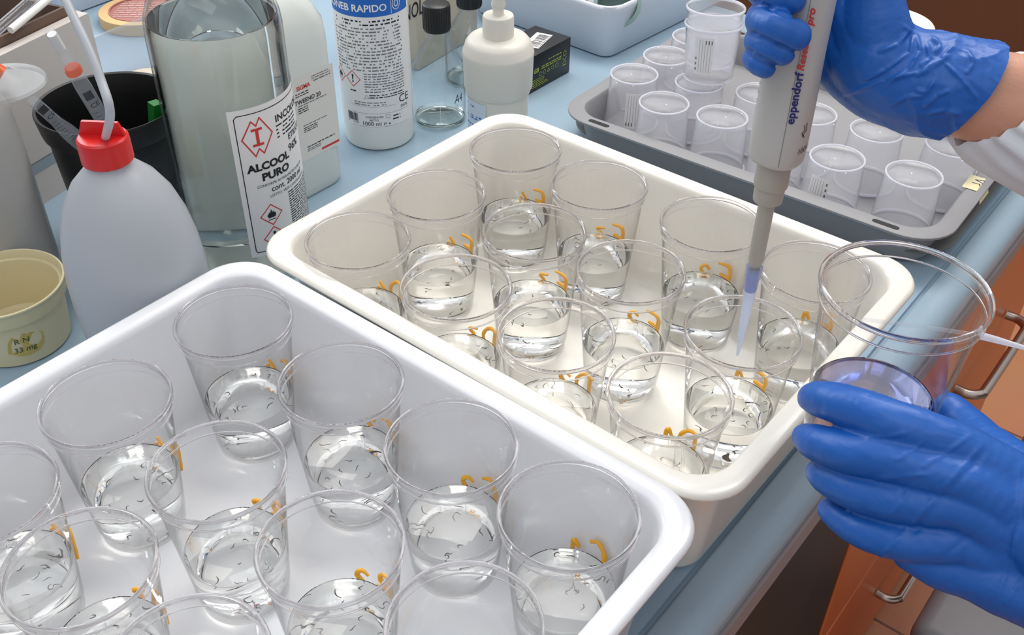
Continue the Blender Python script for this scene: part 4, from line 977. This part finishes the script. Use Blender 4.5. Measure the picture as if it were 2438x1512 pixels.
# ------------------------------------------------------------------ the person: two gloved hands, wrist, coat sleeves
cam_pos = Vector(cam.location)
def flat(p): p = p-cam_pos; return p/p.dot(FWD)
def seg_dist(p, a, b):
    ab = b-a; t = max(0.0, min(1.0, (p-a).dot(ab)/max(1e-12, ab.length_squared))); return (p-(a+ab*t)).length, t
def organic(name, chains, mat, parent, voxel=0.0014, smooth=8, cuts=(), creases=(), rough_fn=None):
    """one continuous skin grown over chains of (point, radius)"""
    tmpl = bmesh.new(); bmesh.ops.create_icosphere(tmpl, subdivisions=3, radius=1.0)
    tv = [v.co.copy() for v in tmpl.verts]; tf = [[v.index for v in f.verts] for f in tmpl.faces]; tmpl.free()
    V, F = [], []
    for ch in chains:
        P = spline([(*p, r) for p, r in ch], 6) if len(ch) > 2 else [Vector((*p, r)) for p, r in ch]
        last = None
        for i in range(len(P)-1):
            a, b = P[i], P[i+1]; L = (a.xyz-b.xyz).length; n = max(1, int(L/(0.22*min(a[3], b[3]))))
            for k in range(n + (1 if i == len(P)-2 else 0)):
                q = a.lerp(b, k/n); o = len(V); c = Vector(q[:3])
                V += [c + v*q[3] for v in tv]; F += [[j+o for j in f] for f in tf]
    me = bpy.data.meshes.new('t'); me.from_pydata(V, [], F)
    o = bpy.data.objects.new('t', me); C.objects.link(o)
    md = o.modifiers.new('r', 'REMESH'); md.mode = 'VOXEL'; md.voxel_size = voxel; md.adaptivity = 0
    ms = o.modifiers.new('s', 'SMOOTH'); ms.iterations = smooth; ms.factor = 0.5
    dg = bpy.context.evaluated_depsgraph_get(); dg.update()
    me2 = bpy.data.meshes.new_from_object(o.evaluated_get(dg)); bpy.data.objects.remove(o); bpy.data.meshes.remove(me)
    bm = bmesh.new(); bm.from_mesh(me2); bpy.data.meshes.remove(me2)
    bm.normal_update()
    if creases or rough_fn:
        disp = []
        for v in bm.verts:
            d = 0.0
            if v.normal.dot(FWD) > 0.35: disp.append(v.normal*(rough_fn(v.co) if rough_fn else 0)); continue
            for a, b, amp, wid in creases:
                q = v.co - cam_pos; dep = q.dot(FWD); ma = (a-cam_pos).dot(FWD)
                if abs(dep-ma) > 0.045: continue
                dist, t = seg_dist(flat(v.co)*ma, flat(a)*ma, flat(b)*ma)
                if dist < 4*wid:
                    e = math.sin(math.pi*min(1, max(0.02, t)))**0.5
                    d += amp*e*(math.exp(-(dist/wid)**2))
            if rough_fn: d += rough_fn(v.co)
            disp.append(v.normal*d)
        for v, d in zip(bm.verts, disp): v.co += d
    for co, no in cuts:
        bmesh.ops.bisect_plane(bm, geom=list(bm.verts)+list(bm.edges)+list(bm.faces), plane_co=co, plane_no=no, clear_outer=True)
        ed = [e for e in bm.edges if e.is_boundary]
        if ed: bmesh.ops.contextual_create(bm, geom=ed)
    o = obj(name, bm, mat, parent, angle=70)
    return o
def crease_line(pts, amp=-0.0007, wid=0.0011):
    P = [Vector(p) for p in pts]; return [(a, b, amp, wid) for a, b in zip(P, P[1:])]

person = thing('person', 'person in white coat and blue gloves, pipetting with one hand, holding a cup', 'person', (0.30, 0.62, -0.86))
def world_child(o):
    o.location = Vector(o.location) - Vector((0.30, 0.62, -0.86)); return o

# lower hand, back of the hand towards us, fingers closed round the front of the cup, thumb behind it
LH = [
 [((-0.0206, 0.4702, 0.2382), 0.0195), ((-0.0500, 0.4611, 0.2555), 0.0142), ((-0.0710, 0.4551, 0.2596), 0.0134), ((-0.0925, 0.4516, 0.2601), 0.0130), ((-0.1154, 0.4561, 0.2536), 0.0124), ((-0.1335, 0.4634, 0.2428), 0.0112), ((-0.1411, 0.4694, 0.2353), 0.0088)],
 [((-0.0146, 0.4605, 0.2288), 0.0195), ((-0.0428, 0.4480, 0.2465), 0.0142), ((-0.0639, 0.4421, 0.2476), 0.0132), ((-0.0836, 0.4390, 0.2455), 0.0128), ((-0.1039, 0.4389, 0.2372), 0.0122), ((-0.1234, 0.4455, 0.2268), 0.0112), ((-0.1326, 0.4515, 0.2207), 0.0088)],
 [((-0.0088, 0.4543, 0.2164), 0.0185), ((-0.0371, 0.4426, 0.2335), 0.0135), ((-0.0549, 0.4361, 0.2314), 0.0128), ((-0.0730, 0.4311, 0.2262), 0.0122), ((-0.0917, 0.4327, 0.2184), 0.0116), ((-0.1098, 0.4395, 0.2103), 0.0104), ((-0.1190, 0.4461, 0.2046), 0.0078)],
 [((-0.0038, 0.4515, 0.2034), 0.0180), ((-0.0299, 0.4383, 0.2140), 0.0130), ((-0.0450, 0.4305, 0.2118), 0.0120), ((-0.0626, 0.4241, 0.2063), 0.0112), ((-0.0815, 0.4259, 0.1988), 0.0104), ((-0.0976, 0.4335, 0.1916), 0.0085), ((-0.1048, 0.4387, 0.1880), 0.0070)],
 [((-0.0450, 0.4687, 0.2205), 0.0260), ((-0.0299, 0.4698, 0.2162), 0.0310), ((-0.0059, 0.4754, 0.2077), 0.0365), ((0.0197, 0.4824, 0.1993), 0.0365)],
 [((-0.0659, 0.4551, 0.2492), 0.0120), ((-0.0467, 0.4571, 0.2489), 0.0150), ((-0.0176, 0.4649, 0.2338), 0.0200)],
 [((-0.0601, 0.4439, 0.2352), 0.0120), ((-0.0401, 0.4492, 0.2360), 0.0145), ((-0.0117, 0.4570, 0.2231), 0.0200)],
 [((-0.0553, 0.4366, 0.2146), 0.0118), ((-0.0338, 0.4437, 0.2208), 0.0140), ((-0.0063, 0.4521, 0.2108), 0.0190)],
 [((-0.0526, 0.4279, 0.1990), 0.0105), ((-0.0369, 0.4320, 0.1972), 0.0135), ((-0.0201, 0.4366, 0.1983), 0.0150), ((-0.0032, 0.4404, 0.1983), 0.0175), ((0.0209, 0.4473, 0.1992), 0.0215)],
 [((-0.0086, 0.4795, 0.2267), 0.0200), ((-0.0280, 0.5008, 0.2227), 0.0170), ((-0.0465, 0.5192, 0.2151), 0.0145), ((-0.0654, 0.5381, 0.2084), 0.0128), ((-0.0770, 0.5455, 0.2086), 0.0108)],
 [((-0.0206, 0.4702, 0.2382), 0.0195), ((0.0039, 0.4652, 0.2350), 0.0260), ((0.0325, 0.4681, 0.2235), 0.0290), ((0.0811, 0.4805, 0.2056), 0.0310)],
 [((-0.0146, 0.4605, 0.2288), 0.0195), ((0.0092, 0.4571, 0.2261), 0.0260), ((0.0351, 0.4649, 0.2183), 0.0290), ((0.0820, 0.4794, 0.2039), 0.0310)],
 [((-0.0038, 0.4515, 0.2034), 0.0185), ((0.0182, 0.4506, 0.2045), 0.0240), ((0.0408, 0.4628, 0.2037), 0.0270), ((0.0838, 0.4773, 0.2005), 0.0310)],
]
cr = []
for pts in ([(-0.0640, 0.4265, 0.2500), (-0.0656, 0.4232, 0.2384), (-0.0686, 0.4193, 0.2256)], [(-0.0433, 0.4609, 0.2677), (-0.0514, 0.4269, 0.2486), (-0.0586, 0.4153, 0.2234), (-0.0647, 0.4125, 0.1998)],
            [(-0.0509, 0.4599, 0.2678), (-0.0571, 0.4428, 0.2639), (-0.0642, 0.4311, 0.2580)], [(-0.0690, 0.4430, 0.2654), (-0.0729, 0.4366, 0.2590), (-0.0780, 0.4334, 0.2517)],
            [(-0.0229, 0.4579, 0.2649), (-0.0114, 0.4367, 0.2462), (-0.0071, 0.4286, 0.2235), (-0.0053, 0.4261, 0.1989)], [(0.0016, 0.4312, 0.2193), (0.0003, 0.4288, 0.2100), (-0.0013, 0.4276, 0.1971)],
            [(-0.0784, 0.4427, 0.2660), (-0.0876, 0.4408, 0.2585), (-0.0991, 0.4452, 0.2477)], [(-0.0598, 0.4334, 0.2536), (-0.0708, 0.4307, 0.2466), (-0.0847, 0.4300, 0.2359)]):
    cr += crease_line(pts, 0.0008, 0.0013)
for pts in ([(-0.0399, 0.4620, 0.2662), (-0.0479, 0.4280, 0.2469), (-0.0550, 0.4163, 0.2217)], [(-0.0292, 0.4302, 0.2216), (-0.0265, 0.4214, 0.2076), (-0.0276, 0.4191, 0.1981)], [(-0.0272, 0.4340, 0.2334), (-0.0384, 0.4213, 0.2088)]):
    cr += crease_line(pts, -0.0007, 0.0016)
def soft(p):
    return 0.0004*noise.noise(p*70) + 0.0002*noise.noise(p*180)
g1 = world_child(organic('glove', LH, 'glove', person, voxel=0.0011, smooth=7, creases=cr, rough_fn=soft)); g1['label'] = 'blue glove on the lower hand that holds the cup'

# upper hand, palm towards us behind the pipette, fingertips curled over its front
UH = [
 [((-0.2649, 0.6197, 0.4065), 0.0102), ((-0.2751, 0.6178, 0.4079), 0.0108), ((-0.2928, 0.6331, 0.4031), 0.0110), ((-0.3002, 0.6735, 0.3940), 0.0120), ((-0.2857, 0.7076, 0.3841), 0.0140), ((-0.2522, 0.7127, 0.3693), 0.0230)],
 [((-0.2521, 0.6071, 0.3890), 0.0106), ((-0.2640, 0.6044, 0.3923), 0.0116), ((-0.2820, 0.6193, 0.3874), 0.0114), ((-0.2935, 0.6608, 0.3763), 0.0122), ((-0.2808, 0.6970, 0.3698), 0.0140), ((-0.2486, 0.7083, 0.3622), 0.0230)],
 [((-0.2575, 0.6043, 0.3775), 0.0092), ((-0.2664, 0.6034, 0.3788), 0.0102), ((-0.2808, 0.6168, 0.3744), 0.0100), ((-0.2884, 0.6492, 0.3641), 0.0110), ((-0.2753, 0.6856, 0.3542), 0.0130), ((-0.2425, 0.7011, 0.3503), 0.0210)],
 [((-0.2664, 0.6024, 0.3649), 0.0074), ((-0.2742, 0.6072, 0.3645), 0.0086), ((-0.2831, 0.6209, 0.3609), 0.0088), ((-0.2847, 0.6464, 0.3520), 0.0100), ((-0.2685, 0.6764, 0.3431), 0.0120), ((-0.2437, 0.6929, 0.3431), 0.0210)],
 [((-0.2557, 0.6953, 0.3485), 0.0200), ((-0.2401, 0.6934, 0.3408), 0.0240), ((-0.2149, 0.6886, 0.3372), 0.0270), ((-0.1858, 0.6915, 0.3382), 0.0300), ((-0.1596, 0.7007, 0.3380), 0.0300), ((-0.1274, 0.7123, 0.3322), 0.0300)],
 [((-0.2523, 0.7151, 0.3653), 0.0220), ((-0.2302, 0.6977, 0.3581), 0.0270), ((-0.2038, 0.6903, 0.3511), 0.0290), ((-0.1845, 0.6952, 0.3504), 0.0295), ((-0.1588, 0.7066, 0.3479), 0.0300), ((-0.1303, 0.7203, 0.3424), 0.0300)],
 [((-0.2546, 0.7035, 0.3557), 0.0230), ((-0.2268, 0.6872, 0.3500), 0.0275), ((-0.2031, 0.6850, 0.3453), 0.0300), ((-0.1817, 0.6917, 0.3448), 0.0320), ((-0.1567, 0.7041, 0.3439), 0.0335), ((-0.1280, 0.7175, 0.3379), 0.0335)],
 [((-0.2444, 0.7038, 0.3802), 0.0240), ((-0.2308, 0.6909, 0.3664), 0.0265), ((-0.2169, 0.6832, 0.3544), 0.0280)],
 [((-0.2178, 0.6861, 0.3531), 0.0270), ((-0.2270, 0.6864, 0.3750), 0.0230), ((-0.2359, 0.6901, 0.3954), 0.0190), ((-0.2467, 0.6895, 0.4161), 0.0160), ((-0.2652, 0.6875, 0.4351), 0.0140), ((-0.2771, 0.6873, 0.4410), 0.0120)],
]
def wr(p):
    """loose wrinkled cuff between wrist and opening"""
    a = Vector((-0.2065, 0.6771, 0.3595)); b = Vector((-0.1538, 0.7036, 0.3443)); ax = (b-a).normalized(); t = (p-a).dot(ax)/(b-a).length
    w = max(0.0, min(1.0, t*2.2)) if t < 1 else 1.0
    q = Vector((p.dot(ax)*0.8, 0, 0)); r = p - ax*p.dot(ax)*0.45
    n1 = 1-abs(noise.noise(r*38+Vector((3, 1, 7))))*2.6; n2 = 1-abs(noise.noise(r*75+Vector((9, 4, 2))))*2.6
    return w*(0.0016*max(0, n1)**2.2 + 0.0006*max(0, n2)**2.2 - 0.0006) + soft(p)
cuf_c = Vector((-0.1589, 0.7030, 0.3445))
axis = (Vector((-0.1274, 0.7123, 0.3322))-Vector((-0.1867, 0.6887, 0.3458))).normalized()
cuf_n = (axis - 0.16*UP + 0.22*FWD).normalized()
cr = []
for pts in ([(-0.2093, 0.6832, 0.3838), (-0.2010, 0.6843, 0.3783), (-0.1980, 0.6776, 0.3694), (-0.2063, 0.6619, 0.3604), (-0.2145, 0.6496, 0.3547)], [(-0.2004, 0.6858, 0.3794), (-0.1933, 0.6826, 0.3706), (-0.1942, 0.6716, 0.3605), (-0.2029, 0.6555, 0.3515)],
            [(-0.1774, 0.6972, 0.3726), (-0.1804, 0.6884, 0.3663), (-0.1879, 0.6751, 0.3590), (-0.2035, 0.6585, 0.3548), (-0.2252, 0.6314, 0.3452)], [(-0.1776, 0.6885, 0.3641), (-0.1638, 0.6905, 0.3553), (-0.1503, 0.6910, 0.3452)], [(-0.1761, 0.6942, 0.3686), (-0.1831, 0.6805, 0.3607), (-0.1889, 0.6720, 0.3568)],
            [(-0.1763, 0.6657, 0.3407), (-0.1727, 0.6747, 0.3467), (-0.1673, 0.6823, 0.3499)], [(-0.1911, 0.6915, 0.3778), (-0.1840, 0.6927, 0.3734), (-0.1851, 0.6873, 0.3689)], [(-0.1781, 0.6789, 0.3552), (-0.1792, 0.6713, 0.3484), (-0.1853, 0.6677, 0.3497)],
            [(-0.1695, 0.7018, 0.3709), (-0.1621, 0.7009, 0.3643), (-0.1629, 0.6939, 0.3580)], [(-0.1945, 0.6521, 0.3415), (-0.1880, 0.6619, 0.3461), (-0.1794, 0.6693, 0.3467)], [(-0.1724, 0.6654, 0.3374), (-0.1645, 0.6736, 0.3393), (-0.1548, 0.6797, 0.3376)], [(-0.2054, 0.6830, 0.3805), (-0.2064, 0.6753, 0.3738), (-0.2152, 0.6637, 0.3692)],
            [(-0.1927, 0.6876, 0.3751), (-0.1860, 0.6839, 0.3662), (-0.1892, 0.6768, 0.3617)]):
    cr += crease_line(pts, 0.0019, 0.0014)
for pts in ([(-0.2800, 0.6008, 0.3868), (-0.2705, 0.5927, 0.3892), (-0.2594, 0.5917, 0.3875), (-0.2484, 0.5943, 0.3846), (-0.2433, 0.5979, 0.3826)], [(-0.2874, 0.6115, 0.4033), (-0.2779, 0.6045, 0.4050), (-0.2665, 0.6023, 0.4035), (-0.2558, 0.6054, 0.4015), (-0.2518, 0.6120, 0.4016)], [(-0.2804, 0.6009, 0.3744), (-0.2728, 0.5951, 0.3756), (-0.2622, 0.5907, 0.3758), (-0.2534, 0.5912, 0.3727)]):
    cr += crease_line(pts, -0.0022, 0.0012)
g2 = world_child(organic('glove', UH, 'glove', person, voxel=0.0010, smooth=3, cuts=[(cuf_c, cuf_n)], creases=cr, rough_fn=wr)); g2['label'] = 'blue glove on the upper hand that grips the pipette, wrinkled cuff'
# bare wrist between glove and sleeve
WR = [[((-0.1776, 0.6973, 0.3439), 0.0265), ((-0.1527, 0.7097, 0.3431), 0.0285), ((-0.1273, 0.7228, 0.3393), 0.0300), ((-0.0955, 0.7369, 0.3315), 0.0320)], [((-0.1753, 0.6945, 0.3394), 0.0255), ((-0.1496, 0.7060, 0.3369), 0.0280), ((-0.1233, 0.7180, 0.3314), 0.0300), ((-0.0921, 0.7328, 0.3248), 0.0320)]]
fo = world_child(organic('forearm', WR, 'skin', person, voxel=0.0025, smooth=6)); fo['label'] = 'bare wrist between the blue glove and the white sleeve'
# gathered coat sleeves
def sleeve(pts, radii, tu, tf, name='coat_sleeve', seed=0):
    P = [Vector(p) for p in pts]; n = 120; rings = []
    L = [0]
    for p, q in zip(P, P[1:]): L.append(L[-1]+(q-p).length)
    ax0 = (P[1]-P[0]).normalized(); u = ax0.cross(UP).normalized(); w = u.cross(ax0)
    for s_, r, rip, fade in radii:
        k = max(i for i in range(len(L)-1) if L[i] <= max(0, s_)+1e-9); t = (s_-L[k])/(L[k+1]-L[k]); cc = P[k]+(P[k+1]-P[k])*t
        ring = []
        for j in range(n):
            a = 2*math.pi*j/n
            q = Vector((math.cos(a)*1.7, math.sin(a)*1.7, s_*14+seed))
            rr = r*(1 + rip*(0.45*math.sin(a*21+2.5*math.sin(a*2+seed)) + 0.7*noise.noise(q*2.4)) + 0.05*noise.noise(q*1.3))
            d = u*math.cos(a)+w*math.sin(a)
            ring.append(cc + d*rr + ax0*r*fade*(tu*d.dot(UP) - tf*d.dot(FWD)))
        rings.append(ring)
    return obj(name, loft(rings, None, False, False), 'coat', person, angle=75)
s1 = world_child(sleeve([(-0.1418, 0.7157, 0.3405), (-0.1105, 0.7287, 0.3336), (-0.0278, 0.7528, 0.3102), (0.0793, 0.7622, 0.2839)],
      [(0.012, .0325, .02, 1), (0.008, .0335, .04, 1), (0.002, .0350, .09, 1), (0, .0372, .10, 1), (0.003, .0395, .10, 1), (0.008, .0415, .09, 1), (0.014, .0440, .08, 1), (0.022, .0480, .07, .9), (0.032, .0515, .06, .8), (0.05, .0545, .045, .6), (0.08, .058, .03, .4), (0.13, .061, .02, .2), (0.24, .066, .01, 0)], 0.28, 0.55))
s1['label'] = 'white coat sleeve with gathered elastic cuff'
s2 = world_child(sleeve([(0.0608, 0.4726, 0.2106), (0.0902, 0.4810, 0.2022), (0.1687, 0.5195, 0.1835)],
      [(0.02, .0345, .02, 1), (0.0, .0380, .08, 1), (0.008, .0420, .07, 1), (0.03, .0460, .04, 1), (0.07, .0520, .02, .5), (0.12, .058, .01, 0)], 0.2, 0.2, seed=4))
s2['label'] = 'white coat sleeve of the lower arm'
